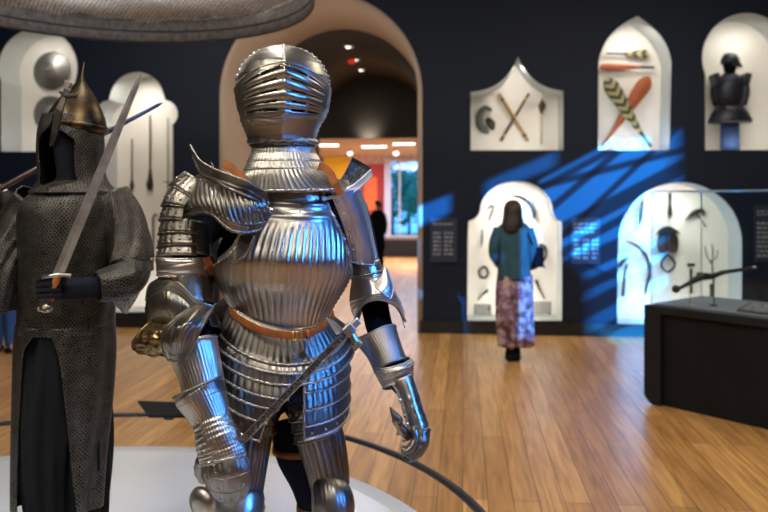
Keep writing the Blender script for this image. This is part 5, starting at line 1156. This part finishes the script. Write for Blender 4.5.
MB().add(*cb(.05, CL-.05, .05, CWd-.05, CHt, CHt+.012)).obj('deck', mat('grey_case_deck', (.16, .18, .22), .5), t, smooth=False)
gt = 1.665
for nm, b in (('glass_pane', (.04, CL-.04, .04, .046, CHt, gt)), ('glass_pane', (.04, CL-.04, CWd-.046, CWd-.04, CHt, gt)), ('glass_pane', (.04, .046, .046, CWd-.046, CHt, gt)), ('glass_pane', (CL-.046, CL-.04, .046, CWd-.046, CHt, gt)), ('glass_pane', (.04, CL-.04, .04, CWd-.04, gt, gt+.006))):
    MB().add(*cb(*b)).obj(nm, GLASS, t, smooth=False)
EDG = mat('glass_edge', (.25, .32, .36), .2, spec=.8)
g = MB()
for x, y in ((.04, .04), (.04, CWd-.04), (CL-.04, .04), (CL-.04, CWd-.04)): g.add(*cb(x-.003, x+.003, y-.003, y+.003, CHt, gt))
for y in (.04, CWd-.04): g.add(*cb(.04, CL-.04, y-.003, y+.003, gt, gt+.008))
for x in (.04, CL-.04): g.add(*cb(x-.003, x+.003, .04, CWd-.04, gt, gt+.008))
g.obj('glass_edge', EDG, t, smooth=False)
card_c = A+ux*1.15+uy*.22+UP*(CHt+.042)
t2 = thing('caption_plate', 'flat grey caption plate lying on the deck of the glass case', 'label', card_c)
R2 = Rm @ Matrix.Rotation(math.radians(12), 3, 'X')
g = MB().add(*boxg(card_c, .95, .2, .012, R2)); rnd = random.Random(5)
for r in range(4):
    x = -.44
    while x < .40: w_ = rnd.uniform(.03, .09); g.add(*boxg(card_c+R2@Vector((x+w_/2, .06-.04*r, .0065)), w_, .012, .001, R2), m=1); x += w_+.02
g.obj('plate', [mat('caption_grey', (.10, .085, .085), .6), PRT], t2, smooth=False)

# wheel-lock style pistol lying on two stands
Zp = 5.75
def G(px, py): return C(px, py, Zp)
t = thing('long_pistol', 'long dark pistol with ball butt resting on thin stands inside the glass case', 'pistol', G(710, 280))
PI_ = mat('dark_pistol_wood', (.02, .018, .017), .4)
MB().add(*ballg(G(676, 289), .032)).obj('ball_butt', PI_, t)
kk = [(*G(677, 289), .013), (*G(688, 284), .018), (*G(700, 277.5), .027), (*G(712, 276), .024), (*G(724, 272.5), .016), (*G(745, 269.5), .011), (*G(753, 268), .010)]
ss = [cr(kk, i/5) for i in range(31)]
MB().add(*tubeg([Vector(q[:3]) for q in ss], [q[3] for q in ss], 12)).obj('stock', PI_, t)
MB().add(*boxg(G(703, 275), .09, .03, .035, Rm)).obj('lock', IRON, t, smooth=False, bevel=.004)
MB().add(*tubeg([G(720, 271.5), G(755, 267)], .008, 8)).obj('barrel', IRON, t)
MB().add(*tubeg([G(752, 267.6), G(756, 267)], .010, 8)).obj('muzzle', BONE, t)
for px, py in ((714, 278), (690, 285)):
    p = G(px, py); q = p.copy(); q.z = CHt+.012; MB().add(*tubeg([p, q], .004, 6)).add(*latheg([(.03, 0), (.03, .006)], q, UP, 16)).obj('stand', BRASS if px < 700 else IRON, t)
